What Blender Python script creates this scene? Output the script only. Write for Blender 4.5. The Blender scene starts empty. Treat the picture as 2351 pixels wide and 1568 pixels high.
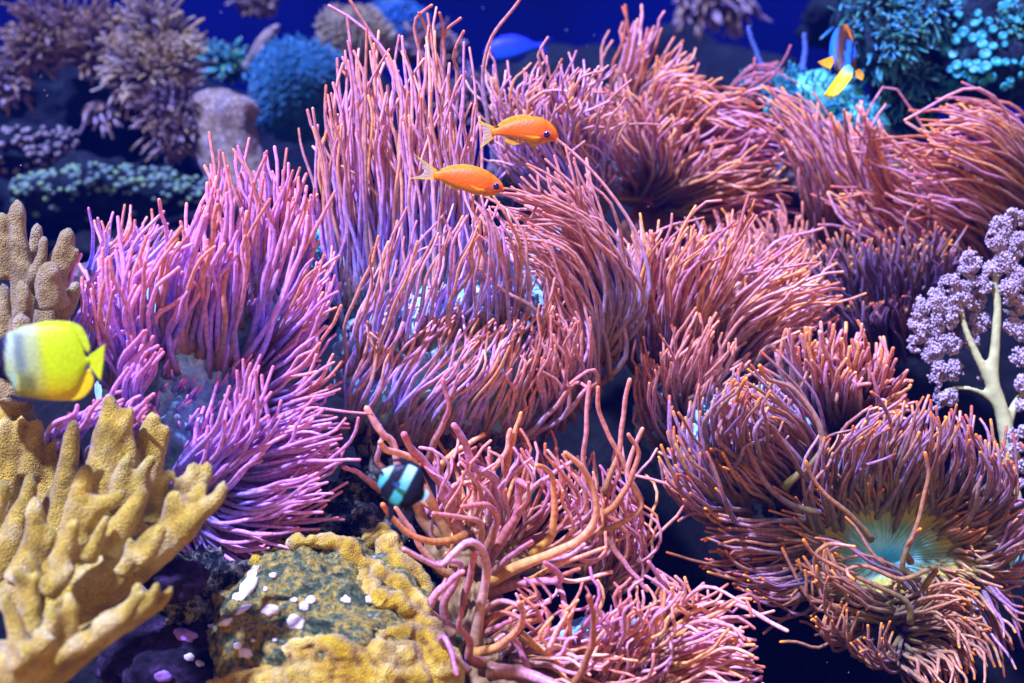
import bpy, bmesh, math, random
import numpy as np
from mathutils import Vector, Matrix, noise
from mathutils.bvhtree import BVHTree

random.seed(7)
S = bpy.context.scene
COL = S.collection
PI = math.pi

# ------------------------------------------------------------------ camera
CAM_LOC = Vector((0.0, 0.0, 0.62))
PITCH = math.radians(-9.0)
LENS = 50.0
cam_data = bpy.data.cameras.new('camera')
cam = bpy.data.objects.new('camera', cam_data)
COL.objects.link(cam)
cam.location = CAM_LOC
cam.rotation_euler = (math.radians(90) + PITCH, 0, 0)
cam_data.lens = LENS
cam_data.sensor_width = 36.0
cam_data.clip_start = 0.02
cam_data.clip_end = 60
cam_data.dof.use_dof = True
cam_data.dof.focus_distance = 1.43
cam_data.dof.aperture_fstop = 4.0
S.camera = cam
FWD = Vector((0, math.cos(PITCH), math.sin(PITCH)))
UP = Vector((0, -math.sin(PITCH), math.cos(PITCH)))
RIGHT = Vector((1, 0, 0))
K = 36.0 / LENS / 2351.0           # metres per picture unit at one metre


def P(x, y, d):
    """point d metres in front of the lens plane, seen at (x, y) of a 2351-unit wide picture"""
    return CAM_LOC + RIGHT * ((x - 1175.5) * K * d) + UP * (-(y - 784.0) * K * d) + FWD * d


# ------------------------------------------------------------------ water light and an added warm fill
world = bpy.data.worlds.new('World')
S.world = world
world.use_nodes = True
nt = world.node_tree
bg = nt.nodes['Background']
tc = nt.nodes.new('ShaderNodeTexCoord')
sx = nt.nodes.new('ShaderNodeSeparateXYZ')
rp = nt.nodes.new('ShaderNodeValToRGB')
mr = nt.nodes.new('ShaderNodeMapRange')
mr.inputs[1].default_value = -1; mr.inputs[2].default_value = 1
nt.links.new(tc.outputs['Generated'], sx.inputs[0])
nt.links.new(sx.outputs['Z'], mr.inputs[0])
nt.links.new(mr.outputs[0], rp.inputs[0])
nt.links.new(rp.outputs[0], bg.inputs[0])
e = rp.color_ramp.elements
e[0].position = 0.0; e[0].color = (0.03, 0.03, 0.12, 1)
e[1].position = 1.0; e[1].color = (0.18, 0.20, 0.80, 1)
for p_, c_ in ((0.46, (1.0, 0.50, 0.06, 1)), (0.70, (0.36, 0.20, 0.18, 1))):  # warm band near the horizon: added fill that keeps shaded sides orange
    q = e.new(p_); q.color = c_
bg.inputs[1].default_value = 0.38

sun_data = bpy.data.lights.new('sun', 'SUN')
sun_data.energy = 5.0
sun_data.color = (0.44, 0.45, 1.0)
sun_data.angle = math.radians(4)
sun = bpy.data.objects.new('sun', sun_data)
COL.objects.link(sun)
sun.rotation_euler = Vector((0.42, 0.40, -1.0)).to_track_quat('-Z', 'Y').to_euler()

S.view_settings.view_transform = 'Standard'
S.view_settings.look = 'None'
S.view_settings.exposure = 1.65
S.view_settings.gamma = 1.0
S.view_settings.use_curve_mapping = False


# ------------------------------------------------------------------ materials
class Mat:
    def __init__(s, name, rough=0.6, spec=0.3):
        s.m = bpy.data.materials.new(name)
        s.m.use_nodes = True
        s.t = s.m.node_tree
        s.b = s.t.nodes['Principled BSDF']
        s.b.inputs['Roughness'].default_value = rough
        s.b.inputs['Specular IOR Level'].default_value = spec

    def n(s, typ, **kw):
        o = s.t.nodes.new(typ)
        for k, v in kw.items():
            if k in ('operation', 'blend_type', 'data_type', 'attribute_name', 'distance', 'feature', 'wave_type', 'attribute_type'):
                setattr(o, k, v)
            else:
                o.inputs[k].default_value = v
        return o

    def l(s, a, b):
        s.t.links.new(a, b)

    def coords(s):
        return s.n('ShaderNodeTexCoord').outputs['Object']

    def noise(s, scale, detail=3, rough=0.55, vec=None):
        q = s.n('ShaderNodeTexNoise', Scale=scale, Detail=detail, Roughness=rough)
        s.l(vec if vec is not None else s.coords(), q.inputs['Vector'])
        return q.outputs['Fac']

    def voronoi(s, scale, out='Distance'):
        q = s.n('ShaderNodeTexVoronoi', Scale=scale)
        s.l(s.coords(), q.inputs['Vector'])
        return q.outputs[out]

    def ramp(s, fac, stops, interp='LINEAR'):
        r = s.n('ShaderNodeValToRGB')
        s.l(fac, r.inputs[0])
        el = r.color_ramp.elements
        r.color_ramp.interpolation = interp
        el[0].position, el[0].color = stops[0][0], (*stops[0][1], 1)
        el[1].position, el[1].color = stops[-1][0], (*stops[-1][1], 1)
        for p_, c_ in stops[1:-1]:
            q = el.new(p_); q.color = (*c_, 1)
        return r.outputs[0]

    def mix(s, fac, a, b, blend='MIX'):
        m = s.n('ShaderNodeMix', data_type='RGBA', blend_type=blend)
        for val, inp in ((fac, m.inputs[0]), (a, m.inputs[6]), (b, m.inputs[7])):
            if hasattr(val, 'node'):
                s.l(val, inp)
            elif isinstance(val, (int, float)):
                inp.default_value = val
            else:
                inp.default_value = (*val, 1)
        return m.outputs[2]

    def math(s, op, a, b=0.0):
        m = s.n('ShaderNodeMath', operation=op)
        for val, inp in ((a, m.inputs[0]), (b, m.inputs[1])):
            if hasattr(val, 'node'):
                s.l(val, inp)
            else:
                inp.default_value = val
        return m.outputs[0]

    def bump(s, height, strength=0.5, dist=0.002):
        b = s.n('ShaderNodeBump', Strength=strength, Distance=dist)
        s.l(height, b.inputs['Height'])
        s.l(b.outputs[0], s.b.inputs['Normal'])

    def color(s, c):
        if hasattr(c, 'node'):
            s.l(c, s.b.inputs['Base Color'])
        else:
            s.b.inputs['Base Color'].default_value = (*c, 1)

    def sheen(s, w, tint, rough=0.4):
        s.b.inputs['Sheen Weight'].default_value = w
        s.b.inputs['Sheen Tint'].default_value = (*tint, 1)
        s.b.inputs['Sheen Roughness'].default_value = rough


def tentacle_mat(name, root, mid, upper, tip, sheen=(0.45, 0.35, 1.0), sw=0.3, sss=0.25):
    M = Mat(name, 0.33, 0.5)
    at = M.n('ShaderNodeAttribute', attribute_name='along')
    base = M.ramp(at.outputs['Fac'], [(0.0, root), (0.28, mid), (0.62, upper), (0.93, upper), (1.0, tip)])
    oi = M.n('ShaderNodeObjectInfo')
    hs = M.n('ShaderNodeHueSaturation')
    M.l(base, hs.inputs['Color'])
    M.l(M.math('MULTIPLY_ADD', oi.outputs['Random'], 0.05), hs.inputs['Hue'])
    hs.inputs['Hue'].links[0].from_node.inputs[2].default_value = 0.47
    sep = M.math('FRACT', M.math('MULTIPLY', oi.outputs['Random'], 7.31))
    tint = M.ramp(sep, [(0.0, (1.04, 0.93, 0.34)), (0.4, (1.0, 0.98, 0.80)), (1.0, (0.86, 0.94, 1.7))])
    v = M.math('MULTIPLY_ADD', oi.outputs['Random'], 0.55)
    v.node.inputs[2].default_value = 0.72
    M.l(v, hs.inputs['Value'])
    band = M.ramp(M.noise(160, 3), [(0.3, (0.68, 0.70, 0.78)), (0.7, (1.15, 1.10, 1.05))])
    wv = M.math('ADD', M.math('MULTIPLY', at.outputs['Fac'], 95.0), M.math('MULTIPLY', M.noise(70, 2), 14.0))
    ring = M.ramp(M.math('MULTIPLY_ADD', M.math('SINE', wv), 0.5), [(0.0, (0.86, 0.84, 0.82)), (0.6, (1.04, 1.04, 1.06))])
    ring.node.inputs[0].links[0].from_node.inputs[2].default_value = 0.5
    M.color(M.mix(1.0, M.mix(1.0, M.mix(1.0, hs.outputs['Color'], tint, 'MULTIPLY'), band, 'MULTIPLY'), ring, 'MULTIPLY'))
    M.bump(M.noise(420, 2), 0.25, 0.001)
    M.sheen(sw, sheen)
    M.b.inputs['Subsurface Weight'].default_value = sss
    M.b.inputs['Subsurface Radius'].default_value = (0.004, 0.0032, 0.003)
    M.b.inputs['Subsurface Scale'].default_value = 1.0
    return M.m


def disc_mat(name, a, b, c, scale=60):
    M = Mat(name, 0.5, 0.3)
    f = M.noise(scale, 5, 0.7)
    col = M.ramp(f, [(0.3, a), (0.5, b), (0.68, c)])
    g = M.noise(9, 2)
    M.color(M.mix(M.ramp(g, [(0.42, (0, 0, 0)), (0.6, (1, 1, 1))]), col, a))
    M.bump(f, 0.7, 0.004)
    M.sheen(0.5, (0.5, 0.6, 1.0))
    return M.m


def rock_mat(name, stops, scale=14, bump=0.012, rough=0.85):
    M = Mat(name, rough, 0.2)
    f = M.noise(scale, 8, 0.68)
    fine = M.noise(scale * 4.5, 6, 0.8)
    col = M.ramp(f, stops)
    sh = M.ramp(fine, [(0.36, (0.25, 0.25, 0.28)), (0.64, (1.6, 1.6, 1.5))])
    M.color(M.mix(1.0, col, sh, 'MULTIPLY'))
    M.bump(M.math('ADD', f, M.math('MULTIPLY', fine, 0.45)), 1.0, bump)
    return M.m


def leather_mat(name, lo, mid, hi, dots=900):
    M = Mat(name, 0.7, 0.2)
    f = M.noise(22, 4, 0.6)
    col = M.ramp(f, [(0.32, lo), (0.5, mid), (0.68, hi)])
    v = M.voronoi(dots)
    sp = M.ramp(v, [(0.12, (1.7, 1.65, 1.5)), (0.40, (0.72, 0.68, 0.60))])
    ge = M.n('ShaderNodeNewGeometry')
    pt = M.ramp(ge.outputs['Pointiness'], [(0.46, (0.45, 0.38, 0.2)), (0.505, (1.0, 1.0, 1.0)), (0.57, (1.15, 1.35, 2.2))])  # shade in hollows and bluish highlight on ridges, painted into the colour
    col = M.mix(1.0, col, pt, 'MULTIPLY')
    nz = M.ramp(M.noise(60, 3), [(0.35, (0.7, 0.7, 0.7)), (0.7, (1.1, 1.1, 1.1))])
    M.color(M.mix(1.0, M.mix(1.0, col, sp, 'MULTIPLY'), nz, 'MULTIPLY'))
    h = M.math('ADD', M.math('MULTIPLY', v, -0.5), M.math('MULTIPLY', M.noise(90, 4), 0.6))
    M.bump(h, 1.0, 0.0035)
    M.sheen(0.35, (0.7, 0.75, 1.0))
    return M.m


def paint_mat(name, rough=0.4, spec=0.4, grain=500, alpha=1.0):
    """colour from the painted pattern of the animal, broken up by fine scales"""
    M = Mat(name, rough, spec)
    at = M.n('ShaderNodeAttribute', attribute_name='paint')
    g = M.ramp(M.noise(grain, 2), [(0.3, (0.86, 0.86, 0.86)), (0.7, (1.08, 1.08, 1.08))])
    M.color(M.mix(1.0, at.outputs['Color'], g, 'MULTIPLY'))
    M.bump(M.voronoi(grain * 0.8), 0.35, 0.0008)
    M.b.inputs['Alpha'].default_value = alpha
    return M.m


def flat_mat(name, c, rough=0.5, spec=0.4, var=0.25, scale=80, bump=0.0):
    M = Mat(name, rough, spec)
    f = M.noise(scale, 3)
    k = M.ramp(f, [(0.3, tuple(x * (1 - var) for x in c)), (0.7, tuple(min(1, x * (1 + var)) for x in c))])
    M.color(k)
    if bump:
        M.bump(f, 0.6, bump)
    return M.m


# ------------------------------------------------------------------ object helpers
def tag(o, label=None, cat=None, group=None, kind=None):
    if label: o['label'] = label
    if cat: o['category'] = cat
    if group: o['group'] = group
    if kind: o['kind'] = kind
    return o


def empty(name, loc, label, cat, group=None):
    o = bpy.data.objects.new(name, None)
    COL.objects.link(o)
    o.location = loc
    o.empty_display_size = 0.02
    return tag(o, label, cat, group)


def link(name, verts, faces, mat, parent=None, origin=None, attrs=None, smooth=True, paint=None):
    """verts are world points; the mesh is stored about origin"""
    og = Vector(origin) if origin is not None else Vector(verts[0])
    V_ = np.asarray([tuple(v) for v in verts], dtype=np.float64) - np.array(og)
    me = bpy.data.meshes.new(name)
    me.from_pydata(V_.tolist(), [], faces)
    if smooth:
        me.shade_smooth()
    if attrs:
        for k, vals in attrs.items():
            a = me.attributes.new(k, 'FLOAT', 'POINT')
            a.data.foreach_set('value', np.asarray(vals, dtype=np.float32))
    if paint:
        a = me.attributes.new('paint', 'FLOAT_COLOR', 'POINT')
        a.data.foreach_set('color', np.asarray([(*c, 1.0) for c in paint], dtype=np.float32).ravel())
    me.materials.append(mat)
    o = bpy.data.objects.new(name, me)
    COL.objects.link(o)
    if parent is not None:
        o.parent = parent
        pl = Vector((0, 0, 0))
        q = parent
        while q is not None:
            pl += q.location
            q = q.parent
        o.location = og - pl
    else:
        o.location = og
    return o


def crom(pts, n):
    """n samples of a smooth line through pts (equal lengths apart)"""
    A = np.array(pts, dtype=float)
    if len(A) == 2:
        A = np.array([A[0], (A[0] + A[1]) / 2, A[1]])
    B = np.vstack([2 * A[0] - A[1], A, 2 * A[-1] - A[-2]])
    out = []
    for i in range(1, len(B) - 2):
        p0, p1, p2, p3 = B[i - 1], B[i], B[i + 1], B[i + 2]
        for t in np.linspace(0, 1, 9)[:-1]:
            out.append(0.5 * (2 * p1 + (p2 - p0) * t + (2 * p0 - 5 * p1 + 4 * p2 - p3) * t * t + (3 * p1 - p0 - 3 * p2 + p3) * t ** 3))
    out.append(B[-2])
    out = np.array(out)
    dist = np.r_[0, np.cumsum(np.linalg.norm(np.diff(out[:, :2], axis=0), axis=1))]
    if dist[-1] < 1e-9:
        dist = np.linspace(0, 1, len(out))
    s = np.linspace(0, dist[-1], n)
    return np.stack([np.interp(s, dist, out[:, k]) for k in range(out.shape[1])], axis=1)


def tube_data(C, R, sides, base=0):
    """rings round the points C with radii R, closed at both ends; C, R numpy"""
    n = len(C)
    T = np.gradient(C, axis=0)
    T /= (np.linalg.norm(T, axis=1)[:, None] + 1e-12)
    nrm = np.cross(T[0], (0.13, 0.97, 0.21)); nrm /= np.linalg.norm(nrm)
    ang = np.arange(sides) * 2 * PI / sides
    ca, sa = np.cos(ang), np.sin(ang)
    vs = np.empty((n * sides + 2, 3))
    for i in range(n):
        nrm = nrm - T[i] * nrm.dot(T[i]); nrm /= (np.linalg.norm(nrm) + 1e-12)
        bn = np.cross(T[i], nrm)
        vs[i * sides:(i + 1) * sides] = C[i] + R[i] * (ca[:, None] * nrm + sa[:, None] * bn)
    vs[n * sides] = C[0] - T[0] * R[0] * 0.3
    vs[n * sides + 1] = C[-1] + T[-1] * R[-1] * 0.45
    return vs


_face_cache = {}


def tube_faces(n, sides):
    if (n, sides) in _face_cache:
        return _face_cache[(n, sides)]
    f = []
    for i in range(n - 1):
        for j in range(sides):
            k = (j + 1) % sides
            f.append((i * sides + j, i * sides + k, (i + 1) * sides + k, (i + 1) * sides + j))
    for j in range(sides):
        k = (j + 1) % sides
        f.append((n * sides, k, j))
        f.append((n * sides + 1, (n - 1) * sides + j, (n - 1) * sides + k))
    _face_cache[(n, sides)] = f
    return f


class Lump:
    """collects several closed shapes into one mesh"""
    def __init__(s):
        s.v, s.f, s.a = [], [], []

    def add(s, vs, fs, a=None):
        b = len(s.v)
        s.v.extend([tuple(v) for v in vs])
        s.f.extend([tuple(i + b for i in f) for f in fs])
        s.a.extend(a if a is not None else [0.0] * len(vs))

    def tube(s, pts, radii, sides=10, n=None, a=None):
        """pts (x, y, d) picture points; radii picture units"""
        n = n or max(5, len(pts) * 4)
        q = crom(pts, n)
        rr = np.interp(np.linspace(0, 1, n), np.linspace(0, 1, len(radii)), radii) * K * q[:, 2]
        # rounded end
        tail = np.linspace(0, 1, n)
        C = np.array([tuple(P(*p)) for p in q])
        L = np.linalg.norm(np.diff(C, axis=0), axis=1).sum()
        from_tip = (1 - tail) * L
        cap = np.clip(from_tip / (rr[-1] + 1e-9), 0, 1)
        rr = rr * np.sqrt(np.clip(1 - (1 - cap) ** 2, 0.12, 1))
        vs = tube_data(C, rr, sides)
        al = np.repeat(tail, sides).tolist() + [0.0, 1.0]
        s.add(vs, tube_faces(n, sides), al if a is None else [a] * len(vs))

    def ball(s, c, r, seg=8, rings=5, a=0.0, jit=0.0, squash=(1, 1, 1)):
        c = Vector(c)
        vs = [c + Vector((0, 0, r * squash[2]))]
        for i in range(1, rings):
            th = PI * i / rings
            for j in range(seg):
                ph = 2 * PI * j / seg
                k = 1 + random.uniform(-jit, jit)
                vs.append(c + Vector((math.sin(th) * math.cos(ph) * squash[0], math.sin(th) * math.sin(ph) * squash[1], math.cos(th) * squash[2])) * r * k)
        vs.append(c - Vector((0, 0, r * squash[2])))
        f = []
        for j in range(seg):
            f.append((0, 1 + j, 1 + (j + 1) % seg))
        for i in range(rings - 2):
            for j in range(seg):
                a0 = 1 + i * seg + j; a1 = 1 + i * seg + (j + 1) % seg
                f.append((a0, a0 + seg, a1 + seg, a1))
        b = len(vs) - 1; st = 1 + (rings - 2) * seg
        for j in range(seg):
            f.append((b, st + (j + 1) % seg, st + j))
        s.add(vs, f, [a] * len(vs))

    def build(s, name, mat, parent=None, origin=None, smooth=True):
        return link(name, s.v, s.f, mat, parent, origin, {'along': s.a}, smooth)


def ellipsoid_obj(name, parts, mat, parent=None, origin=None, disp=0.010, nscale=9.0, seg=40, rings=26, flute=0.0, voxel=None, fine=0.0, fscale=40):
    """parts: (x, y, d, rx, ry, rd) picture units for rx, ry, metres for rd; one mesh, lumpy"""
    vs, fs = [], []
    for (x, y, d, rx, ry, rd) in parts:
        b = len(vs)
        c = P(x, y, d)
        ax, ay, az = RIGHT * (rx * K * d), FWD * rd, UP * (ry * K * d)
        for i in range(rings + 1):
            th = PI * i / rings
            for j in range(seg):
                ph = 2 * PI * j / seg
                q = ax * (math.sin(th) * math.cos(ph)) + ay * (math.sin(th) * math.sin(ph)) + az * math.cos(th)
                p_ = c + q
                nn = q.normalized()
                k = noise.fractal(p_ * nscale, 1.0, 2.0, 4) * disp
                if fine:
                    k += noise.fractal(p_ * fscale, 0.8, 2.1, 4) * fine
                if flute:
                    k += flute * math.sin(ph * 26)
                vs.append(p_ + nn * k)
        for i in range(rings):
            for j in range(seg):
                a0 = b + i * seg + j; a1 = b + i * seg + (j + 1) % seg
                fs.append((a0, a1, a1 + seg, a0 + seg))
    o = link(name, vs, fs, mat, parent, origin)
    bm = bmesh.new(); bm.from_mesh(o.data)
    bmesh.ops.remove_doubles(bm, verts=bm.verts, dist=1e-6)
    bmesh.ops.recalc_face_normals(bm, faces=bm.faces)
    bm.to_mesh(o.data); bm.free()
    o.data.shade_smooth()
    return o, BVHTree.FromPolygons(vs, fs)


def cast(bvh, x, y, default=None):
    dr = (P(x, y, 1.0) - CAM_LOC)
    dn = dr.normalized()
    hit = bvh.ray_cast(CAM_LOC, dn)
    if hit[0] is None:
        return default, None
    return (hit[0] - CAM_LOC).dot(FWD), hit[1]


# ------------------------------------------------------------------ the setting
M_rock = rock_mat('reef_rock', [(0.3, (0.001, 0.003, 0.006)), (0.5, (0.004, 0.006, 0.009)), (0.62, (0.012, 0.014, 0.016)), (0.75, (0.03, 0.03, 0.035))], 16, 0.02)
M_wall = flat_mat('blue_wall', (0.0004, 0.002, 0.075), 0.9, 0.05, 0.6, 1.3)

ANCH = [(-400, 1700, 1.5), (200, 1650, 1.5), (700, 1650, 1.5), (1200, 1700, 1.55), (1800, 1620, 1.75), (2500, 1700, 1.75),
        (300, 900, 1.75), (900, 1150, 1.75), (1300, 950, 2.0), (1900, 1250, 1.95), (2350, 1200, 2.0), (1300, 480, 2.15), (1650, 560, 2.25), (2100, 560, 2.4), (2500, 520, 2.4), (-200, 700, 2.3),
        (500, 900, 2.2), (100, 560, 3.0), (700, 560, 3.2), (1200, 420, 3.4), (2200, 330, 3.4), (1500, 480, 3.0)]
AP = [P(*a) for a in ANCH]


def seabed_z(x, y):
    w = z = 0.0
    for a in AP:
        k = 1.0 / ((a.x - x) ** 2 + (a.y - y) ** 2 + 0.003) ** 1.6
        w += k; z += k * a.z
    return z / w


vs, fs = [], []
NX, NY = 170, 150
for j in range(NY):
    y = 0.55 + (j / (NY - 1)) ** 1.5 * 3.6
    for i in range(NX):
        x = -2.6 + 5.2 * i / (NX - 1)
        z = seabed_z(x, y)
        p_ = Vector((x * 3, y * 3, 0))
        z += 0.05 * noise.fractal(p_ * 1.3, 1.0, 2.0, 6) + 0.03 * noise.turbulence(p_ * 3.1, 4, False)
        if y < 0.95:
            z -= (0.95 - y) * 0.9
        vs.append((x, y, z))
for j in range(NY - 1):
    for i in range(NX - 1):
        a = j * NX + i
        fs.append((a, a + 1, a + NX + 1, a + NX))
tag(link('seabed', vs, fs, M_rock, origin=(0, 2, 0)), kind='structure')

vs = [(-4, 4.1, -1.5), (4, 4.1, -1.5), (4, 4.1, 2.0), (-4, 4.1, 2.0), (-4, 4.2, -1.5), (4, 4.2, -1.5), (4, 4.2, 2.0), (-4, 4.2, 2.0)]
fs = [(0, 1, 2, 3), (7, 6, 5, 4), (0, 4, 5, 1), (3, 2, 6, 7), (0, 3, 7, 4), (1, 5, 6, 2)]
tag(link('back_wall', vs, fs, M_wall, origin=(0, 4.1, 0), smooth=False), kind='structure')


M_w = bpy.data.materials.new('water_haze'); M_w.use_nodes = True
nt = M_w.node_tree; nt.nodes.remove(nt.nodes['Principled BSDF'])
pv = nt.nodes.new('ShaderNodeVolumePrincipled')
pv.inputs['Color'].default_value = (0.0, 0.10, 1.0, 1)
pv.inputs['Density'].default_value = 0.017
pv.inputs['Anisotropy'].default_value = 0.2
nt.links.new(pv.outputs[0], nt.nodes['Material Output'].inputs['Volume'])
vs = [(x, y, z) for z in (-2.2, 2.1) for x, y in ((-4.5, -0.4), (4.5, -0.4), (4.5, 4.6), (-4.5, 4.6))]
hz = link('haze', vs, [(3, 2, 1, 0), (4, 5, 6, 7), (0, 1, 5, 4), (1, 2, 6, 5), (2, 3, 7, 6), (3, 0, 4, 7)], M_w, None, (0, 2, 0), smooth=False)
tag(hz, kind='stuff')


def rock(x, y, d, rx, ry, rd, mat, label, cat='rock', disp=0.03, nscale=12, group=None, name='reef_rock', fine=0.008, fscale=45, seg=56, rings=40):
    o, b = ellipsoid_obj(name, [(x, y, d, rx, ry, rd)], mat, None, P(x, y + ry, d), disp, nscale, seg, rings, 0, None, fine, fscale)
    tag(o, label, cat, group)
    return o, b


# ------------------------------------------------------------------ sea anemones
class Anemone:
    def __init__(s, label, discs, depth, tmat, dmat, cmat=None, columns=None, flute=0.002):
        s.depth = depth
        base = P(discs[0][0], discs[0][1] + discs[0][4], discs[0][2])
        s.root = empty('sea_anemone', base, label, 'sea anemone')
        s.mat = tmat
        o, s.bvh = ellipsoid_obj('oral_disc', discs, dmat, s.root, base, 0.022, 11, 90, 56, flute, None, 0.010, 55)
        s.discs = discs
        if columns:
            ellipsoid_obj('column', columns, cmat, s.root, base, 0.012, 12, 60, 30, 0.004)
        s.count = 0
        s.extra = Lump()

    def one(s, C2, r0, r1=None, n=13, knob=0.0, sides=7, flare=1.0):
        """C2: n x 3 picture points (x, y, d)"""
        r1 = r0 * 0.55 if r1 is None else r1
        t = np.linspace(0, 1, n)
        C = np.array([tuple(P(*p)) for p in C2])
        rr = r0 + (r1 - r0) * t ** 0.8
        rr = rr * (1 + flare * 0.35 * np.exp(-t * 9))
        if knob:
            ph = random.random() * 9
            rr = rr * (1 + knob * np.sin(t * 34 + ph) * (0.3 + t))
        rr = rr * K * C2[:, 2]
        # close the tip as a dome: last ring pulled in
        T = C[-1] - C[-2]; T /= np.linalg.norm(T) + 1e-12
        rl = rr[-1]
        C = np.vstack([C, C[-1] + T * rl * 0.6, C[-1] + T * rl * 0.92])
        rr = np.r_[rr, rl * 0.82, rl * 0.42]
        tt = np.r_[t, 1.0, 1.0]
        m = len(C)
        vs = tube_data(C, rr, sides)
        al = np.r_[np.repeat(tt, sides), 0.0, 1.0]
        if s.count < 298:
            link('tentacle', vs, tube_faces(m, sides), s.mat, s.root, Vector(C[0]), {'along': al})
        else:
            s.extra.add(vs, tube_faces(m, sides), al.tolist())
        s.count += 1

    def fan(s, guides, n, r=5.0, jr=14, jt=16, lift=0.05, wig=5.0, dj=0.03, d=None, short=0.25, rt=None, knob=0.0, segs=12, off=0.0):
        n, r = int(n * 1.22), r * 0.88
        rt = rt and rt * 0.82
        G = [crom(g, 12) for g in guides]
        m = len(G)
        for i in range(n):
            u = (i + random.uniform(-0.5, 1.5)) / n * (m - 1)
            u = min(max(u, 0), m - 1 - 1e-6)
            k = int(u) if m > 1 else 0
            f = u - k
            g = G[k] * (1 - f) + G[min(k + 1, m - 1)] * f
            t = np.linspace(0, 1, 12)
            g = g.copy()
            L = np.linalg.norm(g[-1] - g[0]) + 1
            # shorten by cutting the far end, or the near end
            cut = 1 - random.random() ** 1.5 * short
            if random.random() < 0.08: cut = 1 + random.uniform(0.02, 0.10)
            jt_, wg = jt * 1.25, wig * 1.5
            wild = 2.3 if random.random() < 0.14 else 1.0
            o0 = (random.gauss(0, jr), random.gauss(0, jr))
            o1 = (random.gauss(0, jt_) * wild, random.gauss(0, jt_) * wild)
            bx = random.gauss(0, 0.06) * L * wild; by = random.gauss(0, 0.06) * L * wild
            g[:, 0] += o0[0] * (1 - t) + o1[0] * t + bx * np.sin(PI * t)
            g[:, 1] += o0[1] * (1 - t) + o1[1] * t + by * np.sin(PI * t)
            g = g[0] + (g - g[0]) * cut
            nrm = np.array([-(g[-1] - g[0])[1], (g[-1] - g[0])[0]]) / (np.linalg.norm(g[-1] - g[0]) + 1e-6)
            ph, fr = random.random() * 6.28, random.uniform(5, 11)
            w = wg * np.sin(t * fr + ph) * t + wg * 0.35 * np.sin(t * fr * 2.3 + ph * 2) * t
            g += w[:, None] * nrm[None, :]
            dr, _ = cast(s.bvh, g[0, 0], g[0, 1], None)
            if dr is None:
                dr = (d or s.depth) + random.uniform(-0.02, 0.02)
            dr += 0.004 + off
            sp = random.gauss(0, 1) * dj
            dd = dr - lift * np.sin(np.minimum(t * 1.9, 1.57)) * random.uniform(0.6, 1.3) + sp * t
            dd = s.clear(g, dd, t)
            c = crom(np.column_stack([g, dd]), segs + 1)
            rad = r * random.uniform(0.78, 1.22)
            s.one(c, rad, (rt or r * 0.55) * random.uniform(0.85, 1.15), segs + 1, knob)

    def clear(s, g, dd, t):
        """keeps an arm outside its own disc"""
        out = dd.copy()
        for i in range(1, len(dd)):
            q, _ = cast(s.bvh, g[i, 0], g[i, 1], None)
            if q is not None:
                out[i] = min(out[i], q - 0.003 - 0.028 * t[i])
        k = np.r_[out[0], (out[:-2] + out[1:-1] + out[2:]) / 3, out[-1]]
        return k

    def trace(s, pts, r0, r1=None, d0=None, d1=None, knob=0.0, n=20):
        """one tentacle followed by eye; pts (x, y) or (x, y, d)"""
        d0 = d0 or s.depth
        d1 = d1 or d0
        m = len(pts)
        q = [(p[0], p[1], p[2] if len(p) > 2 else d0 + (d1 - d0) * i / (m - 1)) for i, p in enumerate(pts)]
        c = crom(q, n)
        c[:, 0] += np.sin(np.linspace(0, 1, n) * 19 + random.random() * 6) * 1.2
        s.one(c, r0, r1, n, knob, sides=10)

    def stubble(s, n, ln=26, r=4.5, lean=(0.4, -1.0)):
        """short young arms standing on the bare disc"""
        for _ in range(n):
            e_ = random.choice(s.discs)
            a_, q = random.uniform(0, 6.28), random.random() ** 0.5 * 0.95
            x, y = e_[0] + e_[3] * q * math.cos(a_), e_[1] + e_[4] * q * math.sin(a_)
            dd, _n = cast(s.bvh, x, y, None)
            if dd is None: continue
            l_ = ln * random.uniform(0.5, 1.5)
            dx, dy = lean[0] * l_ + random.gauss(0, 7), lean[1] * l_ + random.gauss(0, 7)
            g = np.array([[x + dx * t + 4 * math.sin(t * 3 + x) * t, y + dy * t, dd + 0.003 - 0.018 * min(1, t * 1.6)] for t in np.linspace(0, 1, 6)])
            s.one(g, r * random.uniform(0.7, 1.2), r * 0.55, 6)

    def dish(s, mouth, rimc, rx, ry, drim):
        """the open face of the animal: folds running from the mouth out to the rim"""
        M = Mat('folded_disc', 0.5, 0.3)
        at = M.n('ShaderNodeAttribute', attribute_name='along')
        col = M.ramp(at.outputs['Fac'], [(0.0, (0.10, 0.85, 0.95)), (0.17, (0.40, 1.0, 1.0)), (0.34, (0.24, 0.56, 0.36)), (0.52, (0.42, 0.42, 0.06)), (0.85, (0.40, 0.36, 0.05)), (1.0, (0.22, 0.17, 0.05))])
        at2 = M.n('ShaderNodeAttribute', attribute_name='fold')
        M.color(M.mix(1.0, col, M.ramp(at2.outputs['Fac'], [(0.1, (0.84, 0.86, 0.86)), (0.9, (1.08, 1.1, 1.12))]), 'MULTIPLY'))
        M.bump(M.noise(120, 4), 0.6, 0.002); M.sheen(0.5, (0.4, 0.6, 1.0))
        vs, fs, al, fo = [], [], [], []
        n, sg = 26, 240
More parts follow.
